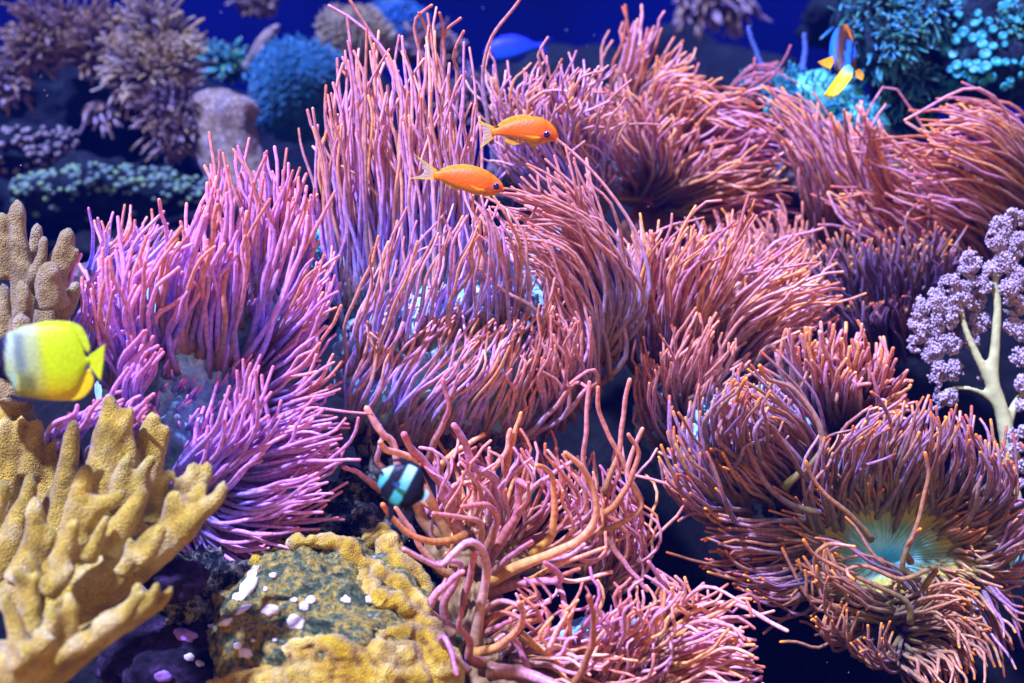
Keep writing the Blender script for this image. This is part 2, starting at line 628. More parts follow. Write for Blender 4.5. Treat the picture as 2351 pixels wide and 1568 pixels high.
        for side in (0, 1):
            for i in range(n):
                t = i / (n - 1)
                for j in range(sg):
                    th = 2 * PI * j / sg
                    wob = 1 + 0.10 * math.sin(th * 3 + 1) + 0.05 * math.sin(th * 7)
                    ex, ey = rimc[0] + rx * wob * math.cos(th), rimc[1] + ry * wob * math.sin(th)
                    tt = 0.03 + 0.97 * t
                    x, y = mouth[0] + (ex - mouth[0]) * tt, mouth[1] + (ey - mouth[1]) * tt
                    f_ = 0.5 + 0.5 * math.sin(j * 2 * PI / 5 + 6.5 * noise.noise(Vector((math.cos(th) * 5, math.sin(th) * 5, t * 3))))
                    d_ = mouth[2] + (drim - mouth[2]) * math.sin(t * PI / 2) - 0.0022 * f_ * min(1, t * 3) + 0.010 * noise.noise(Vector((x * .02, y * .02, 0)))
                    vs.append(P(x, y, d_ + side * 0.012)); al.append(t + 0.14 * noise.noise(Vector((x * .03, y * .03, 1))) + 0.06 * noise.noise(Vector((x * .12, y * .12, 1)))); fo.append(f_)
        h = n * sg
        for i in range(n - 1):
            for j in range(sg):
                k = (j + 1) % sg
                a_, b_, c_, e_ = i * sg + j, i * sg + k, (i + 1) * sg + k, (i + 1) * sg + j
                fs.append((a_, b_, c_, e_)); fs.append((h + a_, h + e_, h + c_, h + b_))
        for j in range(sg):
            k = (j + 1) % sg
            fs.append(((n - 1) * sg + j, (n - 1) * sg + k, h + (n - 1) * sg + k, h + (n - 1) * sg + j))
        link('oral_disc', vs, fs, M.m, s.root, s.root.location, {'along': al, 'fold': fo})
        s.bvh = BVHTree.FromPolygons(vs, fs)

    def close(s):
        if s.extra.v:
            o = s.extra.build('tentacle_tuft', s.mat, s.root, s.root.location)
            o['kind'] = 'stuff'


OL = (0.16, 0.10, 0.03)
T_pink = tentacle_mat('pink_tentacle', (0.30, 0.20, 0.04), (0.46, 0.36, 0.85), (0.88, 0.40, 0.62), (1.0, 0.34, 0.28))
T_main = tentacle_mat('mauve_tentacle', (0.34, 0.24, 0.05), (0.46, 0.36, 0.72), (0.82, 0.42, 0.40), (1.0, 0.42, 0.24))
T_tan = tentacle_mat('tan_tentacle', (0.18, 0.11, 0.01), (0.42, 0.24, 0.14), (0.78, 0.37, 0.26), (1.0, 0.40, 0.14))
T_brown = tentacle_mat('brown_tentacle', (0.18, 0.17, 0.01), (0.26, 0.21, 0.14), (0.48, 0.26, 0.22), (1.0, 0.33, 0.02))
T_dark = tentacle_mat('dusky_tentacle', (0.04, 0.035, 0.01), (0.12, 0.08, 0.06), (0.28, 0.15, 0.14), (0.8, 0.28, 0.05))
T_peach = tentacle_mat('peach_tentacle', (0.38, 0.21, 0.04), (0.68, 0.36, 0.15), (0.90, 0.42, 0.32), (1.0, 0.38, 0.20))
D_blue = disc_mat('pale_blue_disc', (0.20, 0.42, 0.55), (0.30, 0.72, 0.92), (0.75, 1.0, 1.0), 110)
D_olive = disc_mat('olive_disc', (0.12, 0.10, 0.04), (0.25, 0.24, 0.10), (0.35, 0.55, 0.55), 40)
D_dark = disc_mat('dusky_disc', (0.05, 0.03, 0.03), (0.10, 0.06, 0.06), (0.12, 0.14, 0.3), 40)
C_olive = flat_mat('olive_column', (0.22, 0.14, 0.04), 0.6, 0.3, 0.4, 50, 0.003)
M_dish = None
C_brown = flat_mat('brown_column', (0.20, 0.08, 0.05), 0.6, 0.3, 0.4, 50, 0.003)


def build_anemones():
    # ---- small one behind the left coral
    a = Anemone('small dusky pink sea anemone behind the leftmost finger coral', [(260, 640, 1.62, 110, 60, 0.05)], 1.6, T_pink, D_dark)
    a.fan([[(200, 640), (215, 580), (205, 530), (195, 488)], [(215, 640), (240, 580), (280, 545), (300, 500)], [(230, 650), (270, 590), (320, 560), (355, 505)],
           [(250, 660), (290, 600), (340, 580), (390, 530)], [(260, 660), (310, 620), (350, 600), (385, 545)]], 34, 6.5, 10, 9, 0.03, 4)
    a.close()

    # ---- big pink anemone on the left
    a = Anemone('large bright pink sea anemone spreading beside the yellow finger corals',
                [(430, 900, 1.50, 190, 250, 0.10), (440, 985, 1.47, 120, 110, 0.11), (590, 760, 1.53, 130, 160, 0.08), (540, 1060, 1.50, 130, 160, 0.09)], 1.5, T_pink, D_blue)
    a.fan([[(300, 900), (250, 780), (225, 690), (200, 610)], [(320, 860), (280, 740), (262, 650), (270, 575)],
           [(350, 820), (330, 720), (350, 630), (380, 560)], [(400, 780), (405, 690), (425, 590), (450, 500)],
           [(440, 790), (450, 690), (460, 600), (490, 480)], [(500, 760), (500, 650), (500, 520), (495, 400)]],
          88, 8.5, 14, 18, 0.05, 5, segs=11, rt=5.5)
    a.fan([[(490, 760), (490, 640), (495, 500), (488, 372)], [(530, 760), (540, 620), (530, 480), (528, 340)], [(570, 740), (570, 620), (580, 500), (556, 390)],
           [(600, 720), (605, 600), (620, 470), (612, 338)], [(630, 700), (640, 600), (640, 500), (655, 392)],
           [(660, 700), (670, 620), (680, 510), (710, 400)], [(680, 700), (715, 620), (745, 550), (735, 440)]],
          66, 7, 14, 14, 0.03, 5, rt=4.5, off=0.03)
    a.fan([[(370, 840), (375, 760), (410, 690), (428, 640)], [(410, 800), (410, 740), (440, 660), (455, 580)], [(470, 810), (470, 730), (475, 640), (480, 540)],
           [(520, 840), (530, 760), (545, 650), (570, 500)], [(570, 860), (580, 740), (610, 620), (650, 470)], [(600, 820), (630, 720), (660, 620), (705, 470)]],
          30, 10, 22, 20, 0.05, 6, rt=5)
    a.fan([[(600, 770), (660, 720), (715, 640), (755, 560)], [(600, 830), (660, 780), (720, 700), (765, 620)], [(600, 880), (650, 830), (710, 780), (760, 700)],
           [(590, 930), (650, 890), (700, 850), (755, 790)], [(580, 980), (640, 960), (700, 930), (755, 890)], [(550, 1020), (620, 1000), (700, 985), (770, 970)]],
          62, 7, 12, 14, 0.06, 5, rt=4)
    a.fan([[(550, 1030), (620, 1010), (700, 985), (775, 970)], [(520, 1070), (600, 1060), (700, 1040), (790, 1020)], [(500, 1100), (590, 1110), (690, 1080), (795, 1040)],
           [(490, 1130), (570, 1160), (660, 1150), (755, 1110)], [(470, 1160), (550, 1205), (640, 1210), (760, 1170)], [(450, 1190), (510, 1250), (580, 1275), (650, 1270)],
           [(430, 1200), (455, 1270), (490, 1320), (530, 1350)]], 84, 7.5, 11, 13, 0.05, 5, rt=4.2)
    a.fan([[(450, 1240), (480, 1290), (520, 1320), (580, 1330)], [(430, 1220), (450, 1290), (480, 1330), (505, 1345)], [(480, 1200), (540, 1250), (620, 1280), (690, 1250)]], 26, 6.5, 12, 12, 0.04, 6, rt=4)
    a.fan([[(370, 1120), (430, 1060), (500, 1000), (540, 920)], [(380, 1120), (480, 1060), (550, 970), (565, 830)], [(400, 1130), (500, 1060), (570, 970), (596, 850)],
           [(400, 1150), (500, 1080), (580, 1020), (640, 960)], [(410, 1160), (480, 1120), (540, 1090), (600, 1060)]], 40, 9.5, 12, 15, 0.09, 5, rt=5)
    a.fan([[(180, 800), (190, 730), (200, 690), (205, 640)], [(230, 840), (220, 770), (240, 720), (275, 690)], [(270, 900), (270, 820), (290, 770), (310, 730)],
           [(300, 950), (300, 880), (330, 830), (355, 790)], [(320, 1000), (320, 940), (335, 880), (345, 830)]], 46, 9, 14, 12, 0.05, 5, rt=6, d=1.42)
    a.fan([[(100, 1060), (110, 1000), (150, 960), (155, 925)], [(130, 1040), (160, 990), (200, 970), (240, 930)], [(200, 1040), (240, 980), (290, 940), (340, 900)],
           [(230, 1080), (280, 1020), (320, 980), (345, 935)]], 22, 8.5, 12, 10, 0.05, 5, rt=6, d=1.36)
    a.stubble(150, 34, 5.5)
    a.close()

    # ---- centre
    a = Anemone('huge mauve sea anemone in the middle with a pale blue disc',
                [(1060, 830, 1.52, 300, 190, 0.10), (950, 640, 1.56, 190, 160, 0.07), (1210, 680, 1.60, 160, 150, 0.07)], 1.52, T_main, D_blue)
    a.fan([[(765, 740), (770, 600), (758, 430), (728, 312)], [(785, 720), (785, 560), (770, 400), (753, 215)], [(820, 700), (815, 520), (800, 340), (792, 115)],
           [(850, 680), (850, 480), (835, 300), (818, 100)], [(880, 670), (885, 480), (880, 300), (860, 120)], [(910, 660), (915, 500), (905, 330), (920, 150)]],
          72, 6.2, 10, 16, 0.02, 7, short=0.4, rt=4, segs=15)
    a.fan([[(920, 660), (920, 500), (910, 330), (905, 170)], [(950, 660), (950, 480), (945, 300), (932, 100)], [(980, 650), (985, 450), (980, 280), (962, 90)],
           [(1010, 650), (1010, 450), (1020, 280), (1012, 110)], [(1040, 650), (1035, 480), (1045, 330), (1065, 160)], [(1080, 640), (1070, 500), (1070, 400), (1095, 280)]],
          62, 6.2, 10, 15, 0.02, 7, short=0.45, rt=4, segs=15)
    a.fan([[(790, 850), (800, 760), (815, 680), (830, 560)], [(850, 850), (860, 740), (900, 640), (940, 500)], [(930, 800), (950, 700), (985, 600), (1020, 490)],
           [(1020, 780), (1040, 690), (1080, 610), (1110, 500)], [(1100, 760), (1110, 680), (1120, 590), (1100, 440)], [(1160, 760), (1170, 680), (1170, 570), (1130, 450)],
           [(1220, 740), (1215, 640), (1200, 560), (1160, 480)]], 54, 6.5, 18, 20, 0.05, 7, rt=3.6)
    a.fan([[(770, 990), (785, 880), (815, 780), (830, 670)], [(830, 1010), (850, 880), (910, 780), (980, 600)], [(880, 1015), (930, 890), (1000, 790), (1075, 690)],
           [(940, 1020), (1000, 900), (1060, 830), (1110, 760)], [(1010, 1020), (1060, 920), (1120, 840), (1170, 740)], [(1080, 1020), (1120, 920), (1170, 820), (1215, 700)],
           [(1150, 1010), (1190, 910), (1210, 800), (1240, 660)], [(1210, 1000), (1240, 890), (1255, 790), (1255, 650)]], 62, 6.8, 24, 18, 0.05, 7, rt=3.6)
    a.fan([[(1400, 780), (1435, 660), (1390, 510), (1330, 400)], [(1395, 790), (1420, 650), (1350, 500), (1280, 350)], [(1385, 800), (1400, 650), (1320, 500), (1190, 430)],
           [(1380, 830), (1380, 680), (1300, 530), (1160, 470)], [(1360, 880), (1345, 700), (1290, 590), (1190, 540)], [(1340, 900), (1310, 760), (1280, 650), (1240, 540)],
           [(1310, 950), (1290, 820), (1265, 700), (1265, 600)]], 120, 7, 13, 20, 0.06, 6, rt=3.8, segs=14)
    a.fan([[(1180, 1010), (1200, 940), (1215, 880), (1230, 800)], [(1230, 990), (1245, 910), (1250, 850), (1245, 760)], [(1290, 960), (1300, 890), (1300, 820), (1310, 740)],
           [(1340, 920), (1370, 850), (1350, 780), (1330, 690)]], 34, 7.5, 12, 14, 0.08, 9, rt=4, knob=0.06)
    for pts in ([(925, 480), (930, 260), (870, 110), (800, -5)], [(1000, 420), (985, 220), (952, 60), (990, 12)], [(1025, 350), (1018, 180), (978, 70), (962, 30)],
                [(1020, 250), (1018, 90), (1010, 30)], [(1015, 180), (1018, 85), (1056, 42)], [(1040, 380), (1050, 180), (1040, 130), (1065, 72)],
                [(1130, 330), (1110, 200), (1122, 100), (1198, -8)]):
        a.trace(pts, 5, 3.6, 1.56, 1.52)
    a.trace([(1210, 1000), (1290, 960), (1340, 900), (1372, 878), (1362, 848), (1335, 862), (1310, 880)], 7, 4, 1.45, 1.38)
    a.trace([(1200, 1010), (1270, 940), (1320, 880), (1350, 890)], 7, 4, 1.44, 1.38)
    a.stubble(140, 44, 4.4, (0.6, -1))
    a.close()

    # ---- behind the two orange fish
    a = Anemone('pale pink sea anemone behind the two orange fish', [(1270, 400, 1.80, 150, 110, 0.06)], 1.78, T_main, D_dark)
    a.fan([[(1180, 420), (1140, 340), (1120, 280), (1090, 200)], [(1200, 400), (1170, 310), (1140, 230), (1128, 160)], [(1230, 380), (1200, 290), (1180, 230), (1200, 170)],
           [(1260, 370), (1240, 270), (1210, 220), (1250, 172)], [(1280, 370), (1290, 270), (1285, 210), (1300, 140)], [(1320, 370), (1320, 280), (1300, 220), (1320, 125)],
           [(1340, 380), (1350, 300), (1350, 240), (1410, 200)], [(1360, 400), (1380, 330), (1390, 300), (1440, 270)]], 130, 5, 16, 18, 0.05, 6, short=0.5, rt=3.2)
    a.fan([[(1230, 460), (1190, 400), (1150, 370), (1130, 330)], [(1280, 440), (1250, 370), (1220, 330), (1200, 280)], [(1330, 440), (1310, 360), (1280, 300), (1270, 240)],
           [(1370, 460), (1370, 380), (1340, 320), (1330, 270)]], 46, 5, 14, 18, 0.07, 5, rt=3.2)
    a.stubble(80, 30, 4)
    a.close()

    # ---- crest in the upper middle
    a = Anemone('tall brown sea anemone with radiating arms at the top centre',
                [(1530, 300, 2.02, 110, 120, 0.06), (1490, 440, 1.98, 70, 60, 0.05), (1640, 400, 2.02, 120, 80, 0.06)], 1.98, T_tan, C_brown, C_brown,
                [(1530, 540, 2.02, 95, 90, 0.06)])
    a.fan([[(1470, 440), (1400, 420), (1340, 380), (1280, 340)], [(1470, 440), (1420, 380), (1370, 320), (1330, 270)], [(1480, 430), (1450, 340), (1430, 280), (1400, 220)],
           [(1490, 430), (1490, 340), (1480, 280), (1450, 210)], [(1500, 430), (1530, 370), (1530, 300), (1560, 250)], [(1510, 440), (1570, 400), (1600, 340), (1640, 290)],
           [(1520, 460), (1590, 400), (1670, 360), (1770, 330)], [(1530, 470), (1610, 430), (1700, 400), (1800, 390)], [(1540, 480), (1620, 470), (1700, 440), (1800, 430)],
           [(1560, 490), (1640, 510), (1700, 490), (1800, 470)]], 130, 5.5, 12, 16, 0.09, 6, rt=3.4, segs=13)
    a.fan([[(1420, 330), (1370, 260), (1400, 190), (1440, 120)], [(1440, 300), (1420, 210), (1440, 120), (1440, 35)], [(1470, 280), (1460, 200), (1480, 130), (1505, 70)],
           [(1500, 260), (1500, 190), (1540, 150), (1565, 105)], [(1530, 260), (1550, 200), (1580, 160), (1612, 145)], [(1560, 280), (1600, 220), (1620, 200), (1640, 190)]],
          60, 5.5, 12, 15, 0.04, 6, short=0.5, rt=3.4, off=0.02)
    a.fan([[(1500, 330), (1480, 250), (1510, 180), (1560, 165)], [(1520, 330), (1520, 250), (1560, 190), (1610, 190)], [(1550, 340), (1560, 260), (1600, 220), (1650, 230)],
           [(1570, 350), (1600, 270), (1680, 240), (1760, 260)], [(1600, 370), (1650, 300), (1720, 280), (1790, 300)], [(1620, 400), (1690, 340), (1740, 330), (1800, 340)]],
          80, 6, 12, 14, 0.07, 5, rt=3.6)
    a.fan([[(1640, 560), (1640, 500), (1690, 460), (1750, 500)], [(1600, 520), (1630, 470), (1700, 450), (1810, 470)], [(1660, 580), (1700, 540), (1740, 520), (1810, 500)]], 26, 5, 12, 12, 0.05, 5, rt=3.2)
    a.fan([[(1650, 260), (1690, 210), (1740, 160), (1782, 105)], [(1680, 250), (1730, 190), (1760, 160), (1812, 185)], [(1640, 250), (1700, 200), (1720, 180), (1760, 130)]], 14, 4.5, 10, 8, 0.02, 4, rt=3, d=2.05)
    a.close()

    # ---- upper right
    a = Anemone('long armed mauve sea anemone sweeping in from the right edge',
                [(2260, 460, 1.92, 190, 90, 0.07), (2040, 480, 1.95, 150, 110, 0.07), (1850, 400, 2.0, 70, 110, 0.06)], 1.9, T_tan, D_dark)
    a.fan([[(1880, 560), (1860, 430), (1830, 320), (1740, 250)], [(1910, 560), (1890, 430), (1850, 310), (1780, 230)], [(1960, 560), (1930, 430), (1880, 330), (1830, 235)],
           [(2000, 560), (1980, 440), (1940, 350), (1900, 270)], [(2030, 560), (2030, 450), (2000, 370), (1985, 245)], [(2080, 540), (2060, 440), (2030, 380), (2010, 300)]],
          92, 5.8, 12, 15, 0.06, 5, rt=3.5)
    a.fan([[(2200, 520), (2140, 440), (2070, 390), (1990, 330)], [(2300, 520), (2220, 440), (2130, 370), (2040, 340)], [(2370, 490), (2290, 410), (2200, 360), (2080, 350)],
           [(2390, 460), (2330, 390), (2250, 340), (2140, 300)], [(2390, 430), (2351, 350), (2280, 280), (2150, 275)], [(2400, 380), (2340, 290), (2270, 235), (2190, 215)]],
          100, 5.8, 12, 16, 0.06, 6, rt=3.4, segs=13)
    a.fan([[(2200, 640), (2110, 530), (2010, 450), (1895, 430)], [(2120, 650), (2060, 570), (1990, 520), (1930, 440)], [(2250, 600), (2190, 540), (2110, 480), (2040, 430)],
           [(2300, 560), (2240, 500), (2160, 450), (2080, 430)], [(2351, 560), (2300, 500), (2230, 460), (2150, 450)]], 70, 5.8, 14, 16, 0.06, 6, rt=3.6, off=-0.02)
    a.close()

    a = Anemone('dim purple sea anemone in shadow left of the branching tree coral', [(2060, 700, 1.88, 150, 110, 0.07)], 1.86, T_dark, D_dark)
    a.fan([[(1940, 760), (1930, 690), (1900, 640), (1880, 570)], [(1970, 740), (1970, 660), (1960, 600), (1940, 540)], [(2040, 740), (2040, 660), (2030, 600), (2020, 540)],
           [(2110, 720), (2110, 640), (2110, 590), (2110, 530)], [(2160, 690), (2180, 630), (2190, 590), (2200, 540)]], 110, 5.5, 22, 18, 0.05, 5, rt=3.6)
    a.fan([[(1900, 820), (1890, 740), (1870, 690), (1860, 620)], [(1960, 820), (1950, 760), (1930, 720), (1920, 680)], [(2020, 820), (2020, 760), (2010, 720), (2020, 680)], [(2090, 800), (2090, 740), (2100, 700), (2110, 650)]], 70, 5, 16, 14, 0.06, 4, rt=3.4)
    a.close()

    # ---- right of centre
    a = Anemone('mauve sea anemone with upswept arms right of the central dark gap',
                [(1570, 880, 1.68, 110, 190, 0.08), (1700, 850, 1.72, 110, 120, 0.07)], 1.68, T_tan, D_blue)
    a.fan([[(1440, 830), (1425, 740), (1430, 660), (1455, 560)], [(1480, 830), (1465, 720), (1465, 600), (1455, 505)], [(1510, 840), (1500, 720), (1505, 600), (1530, 500)],
           [(1540, 850), (1530, 720), (1545, 620), (1600, 520)], [(1580, 850), (1575, 740), (1600, 640), (1660, 520)], [(1620, 850), (1620, 740), (1660, 640), (1740, 490)]],
          100, 6.5, 14, 15, 0.05, 6, rt=3.8, segs=13)
    a.fan([[(1640, 860), (1650, 760), (1700, 670), (1790, 560)], [(1660, 870), (1690, 770), (1750, 690), (1880, 620)], [(1680, 880), (1710, 800), (1790, 710), (1935, 655)],
           [(1690, 890), (1730, 830), (1810, 750), (1910, 690)], [(1700, 900), (1750, 850), (1800, 800), (1870, 760)]], 68, 6.3, 14, 15, 0.06, 6, rt=3.8)
    a.fan([[(1640, 760), (1660, 700), (1700, 640), (1740, 600)], [(1690, 760), (1720, 700), (1770, 640), (1830, 570)], [(1720, 780), (1760, 720), (1810, 680), (1870, 590)]], 60, 5.8, 18, 16, 0.03, 7, rt=3.6, d=1.78, off=0.03)
    a.fan([[(1620, 700), (1620, 620), (1600, 560), (1590, 500)], [(1680, 690), (1700, 610), (1720, 550), (1700, 500)], [(1740, 690), (1770, 620), (1800, 560), (1790, 500)],
           [(1800, 720), (1840, 650), (1880, 600), (1880, 540)]], 80, 5.8, 18, 20, 0.02, 8, rt=3.4, d=1.86)
    a.fan([[(1560, 1080), (1500, 1000), (1460, 920), (1465, 850)], [(1560, 1000), (1510, 930), (1490, 860), (1480, 780)], [(1580, 960), (1560, 880), (1570, 800), (1620, 720)],
           [(1600, 1000), (1590, 900), (1620, 830), (1650, 720)], [(1640, 980), (1640, 900), (1680, 850), (1740, 810)]], 58, 7, 14, 16, 0.08, 6, rt=4)
    a.stubble(120, 36, 5)
    a.close()

    a = Anemone('knotted sea anemone whose arms arch over a pale blue disc',
                [(1700, 1020, 1.56, 140, 130, 0.08)], 1.55, T_brown, D_blue)
    a.fan([[(1830, 1130), (1885, 1040), (1840, 920), (1760, 830)], [(1820, 1140), (1860, 1050), (1790, 950), (1700, 890)], [(1800, 1150), (1830, 1080), (1760, 1000), (1690, 940)],
           [(1780, 1160), (1790, 1110), (1730, 1050), (1680, 1000)], [(1760, 1170), (1760, 1140), (1710, 1110), (1650, 1060)]], 90, 7, 9, 14, 0.08, 5, rt=4.2, segs=14, d=1.55)
    a.fan([[(1720, 1170), (1640, 1090), (1600, 1000), (1600, 900)], [(1700, 1180), (1620, 1130), (1560, 1050), (1540, 960)], [(1680, 1190), (1610, 1150), (1570, 1110), (1530, 1060)],
           [(1680, 1160), (1620, 1170), (1580, 1150), (1530, 1110)], [(1720, 1180), (1680, 1190), (1640, 1190), (1600, 1170)]], 58, 7, 10, 14, 0.07, 5, rt=4.4, d=1.52)
    a.fan([[(1640, 1060), (1640, 990), (1660, 930), (1700, 880)], [(1700, 1090), (1700, 1010), (1690, 960), (1710, 900)], [(1760, 1080), (1750, 1010), (1740, 950), (1750, 900)]], 34, 7, 14, 14, 0.09, 5, rt=4.4)
    for pts, r in (([(1880, 1180), (1800, 1150), (1740, 1080), (1690, 960), (1668, 930)], 8), ([(1800, 1120), (1890, 1020), (1830, 900), (1760, 870), (1745, 840)], 8)):
        a.trace(pts, r, 5, 1.46, 1.40)
    a.stubble(150, 40, 5, (0.2, -1))
    a.close()

    a = Anemone('stubby armed sea anemone crest above the brown folded column',
                [(1930, 930, 1.66, 110, 90, 0.07)], 1.62, T_tan, D_dark, C_brown, [(1960, 1010, 1.66, 90, 80, 0.06)])
    a.fan([[(1850, 950), (1810, 880), (1800, 820), (1785, 765)], [(1880, 920), (1850, 850), (1840, 810), (1835, 760)], [(1910, 900), (1900, 850), (1895, 810), (1890, 755)],
           [(1950, 900), (1955, 850), (1960, 810), (1970, 760)], [(1990, 920), (2005, 870), (2020, 830), (2030, 790)], [(2010, 950), (2040, 910), (2060, 890), (2080, 870)],
           [(2010, 980), (2030, 960), (2060, 940), (2085, 930)], [(1990, 1000), (2020, 1000), (2050, 980), (2080, 960)]], 110, 7, 10, 11, 0.05, 3, short=0.5, rt=5)
    a.fan([[(1850, 960), (1850, 900), (1855, 860), (1860, 830)], [(1910, 950), (1910, 890), (1915, 850), (1920, 820)], [(1970, 960), (1975, 900), (1985, 860), (1990, 840)]], 40, 7, 14, 12, 0.06, 3, rt=5)
    a.close()

    # ---- lower right
    a = Anemone('wide olive and mauve sea anemone filling the lower right corner',
                [(2060, 1240, 1.64, 200, 105, 0.05), (2070, 1430, 1.58, 110, 75, 0.04)], 1.52, T_brown, C_olive)
    a.dish((2025, 1285, 1.545), (2055, 1232), 255, 150, 1.50)
    a.fan([[(1870, 1200), (1850, 1120), (1860, 1070), (1890, 1010)], [(1920, 1160), (1920, 1070), (1950, 1010), (2000, 960)], [(1980, 1150), (1990, 1060), (2010, 1000), (2050, 940)],
           [(2040, 1140), (2060, 1050), (2080, 1000), (2100, 935)], [(2100, 1140), (2120, 1060), (2140, 1010), (2150, 950)], [(2160, 1150), (2190, 1080), (2205, 1020), (2200, 955)],
           [(2200, 1170), (2240, 1100), (2260, 1040), (2248, 970)], [(2230, 1190), (2280, 1140), (2300, 1080), (2290, 1010)], [(2250, 1220), (2300, 1190), (2330, 1130), (2322, 1060)]],
          118, 7.2, 24, 14, 0.05, 5, rt=4.2)
    a.fan([[(2250, 1220), (2300, 1200), (2350, 1160), (2390, 1120)], [(2240, 1260), (2300, 1260), (2350, 1220), (2400, 1180)], [(2240, 1290), (2300, 1310), (2350, 1280), (2400, 1240)],
           [(2220, 1320), (2270, 1360), (2310, 1420), (2340, 1480)], [(2180, 1340), (2230, 1400), (2270, 1470), (2300, 1540)]], 54, 6.5, 12, 14, 0.03, 4, rt=4, off=0.02)
    a.fan([[(1860, 1200), (1780, 1200), (1700, 1195), (1640, 1160)], [(1850, 1230), (1770, 1240), (1700, 1235), (1625, 1240)], [(1850, 1270), (1770, 1290), (1700, 1290), (1640, 1270)],
           [(1860, 1300), (1790, 1325), (1720, 1330), (1665, 1325)], [(1880, 1330), (1820, 1355), (1760, 1360), (1710, 1340)], [(1900, 1370), (1850, 1390), (1800, 1400), (1760, 1370)]],
          70, 6.3, 10, 12, 0.03, 4, rt=4)
    a.fan([[(2140, 1400), (2060, 1330), (1960, 1270), (1890, 1250)], [(2100, 1420), (2000, 1370), (1900, 1330), (1860, 1260)], [(2060, 1420), (1960, 1390), (1860, 1340), (1810, 1280)],
           [(2000, 1440), (1900, 1410), (1830, 1370), (1790, 1310)]], 22, 6.5, 16, 20, 0.05, 14, rt=4)
    a.fan([[(1960, 1420), (1900, 1450), (1860, 1440), (1830, 1440)], [(1980, 1450), (1920, 1480), (1900, 1450), (1910, 1400)], [(2010, 1470), (1970, 1500), (1950, 1460), (1960, 1410)],
           [(2050, 1480), (2020, 1530), (1990, 1530), (1940, 1500)], [(2100, 1480), (2080, 1530), (2050, 1500), (2060, 1440)]], 44, 6, 14, 12, 0.06, 6, rt=4)
    a.fan([[(2040, 1400), (2120, 1380), (2180, 1350), (2230, 1360)], [(2060, 1430), (2140, 1410), (2200, 1390), (2240, 1400)], [(2100, 1450), (2160, 1430), (2210, 1430), (2240, 1480)],
           [(2120, 1470), (2180, 1470), (2220, 1500), (2240, 1550)], [(2080, 1490), (2140, 1500), (2180, 1530), (2200, 1570)], [(2040, 1500), (2080, 1540), (2110, 1570), (2130, 1600)]],
          84, 6, 13, 13, 0.07, 6, rt=4)
    for _ in range(150):
        th, q = random.uniform(0, 2 * PI), random.uniform(0.45, 0.95)
        x, y = 2040 + 250 * q * math.cos(th), 1245 + 145 * q * math.sin(th)
        dd, _n = cast(a.bvh, x, y, None)
        if dd is None: continue
        l_ = random.uniform(40, 105)
        ox, oy = math.cos(th) * l_, math.sin(th) * l_ * 0.8 - random.uniform(0, 22)
        a.one(crom([(x, y, dd + .003), (x + ox * .4 + random.gauss(0, 5), y + oy * .4, dd - .012), (x + ox + random.gauss(0, 10), y + oy + random.gauss(0, 10), dd - .022)], 9), random.uniform(3.2, 5.4), 3.0, 9)
    for pts in ([(2110, 1330), (2070, 1300), (2100, 1220), (2130, 1100), (2125, 1040)], [(2000, 1240), (1960, 1190), (1880, 1120), (1850, 1060)],
                [(2090, 1430), (2080, 1380), (2000, 1340), (1880, 1280), (1845, 1240)], [(2120, 1350), (2150, 1300), (2070, 1330), (1990, 1300), (1940, 1310), (1960, 1330)],
                [(1900, 1360), (1870, 1290), (1900, 1250), (1960, 1255)], [(2090, 1290), (2080, 1260), (2100, 1230), (2112, 1215)]):
        a.trace(pts, 7, 4.4, 1.44, 1.40)
    a.close()

    # ---- bottom middle, behind
    a = Anemone('tangled peach sea anemone at the bottom edge beside the dark gap',
                [(1430, 1530, 1.42, 170, 110, 0.06)], 1.40, T_peach, D_blue)
    a.fan([[(1500, 1480), (1560, 1440), (1640, 1390), (1700, 1365)], [(1490, 1500), (1580, 1460), (1660, 1440), (1735, 1490)], [(1490, 1520), (1570, 1500), (1640, 1470), (1690, 1460)],
           [(1490, 1560), (1570, 1540), (1650, 1510), (1745, 1510)], [(1490, 1590), (1580, 1570), (1650, 1560), (1730, 1600)]], 62, 7, 12, 16, 0.04, 9, rt=4.6)
    a.fan([[(1350, 1560), (1340, 1490), (1360, 1430), (1350, 1360)], [(1400, 1540), (1410, 1480), (1440, 1420), (1480, 1360)], [(1450, 1540), (1480, 1480), (1530, 1430), (1560, 1350)],
           [(1300, 1560), (1280, 1500), (1260, 1440), (1280, 1380)], [(1380, 1590), (1440, 1560), (1500, 1520), (1560, 1460)], [(1250, 1590), (1300, 1560), (1360, 1540), (1420, 1500)]],
          56, 7.5, 14, 20, 0.07, 12, rt=4.6)
    a.fan([[(1370, 1330), (1400, 1250), (1390, 1150), (1350, 1060)], [(1400, 1340), (1440, 1260), (1480, 1180), (1440, 1100)], [(1420, 1350), (1490, 1290), (1490, 1220), (1440, 1180)],
           [(1330, 1330), (1330, 1250), (1290, 1160), (1250, 1080)], [(1420, 1330), (1450, 1240), (1420, 1150), (1470, 1000)]], 44, 6.5, 14, 18, 0.02, 12, rt=4.2, d=1.46)
    a.fan([[(1500, 1400), (1520, 1350), (1570, 1370), (1560, 1320)], [(1510, 1430), (1560, 1370), (1590, 1400), (1500, 1300)], [(1520, 1420), (1600, 1390), (1660, 1380), (1720, 1390)]], 12, 6, 10, 12, 0.03, 10, rt=4.4)
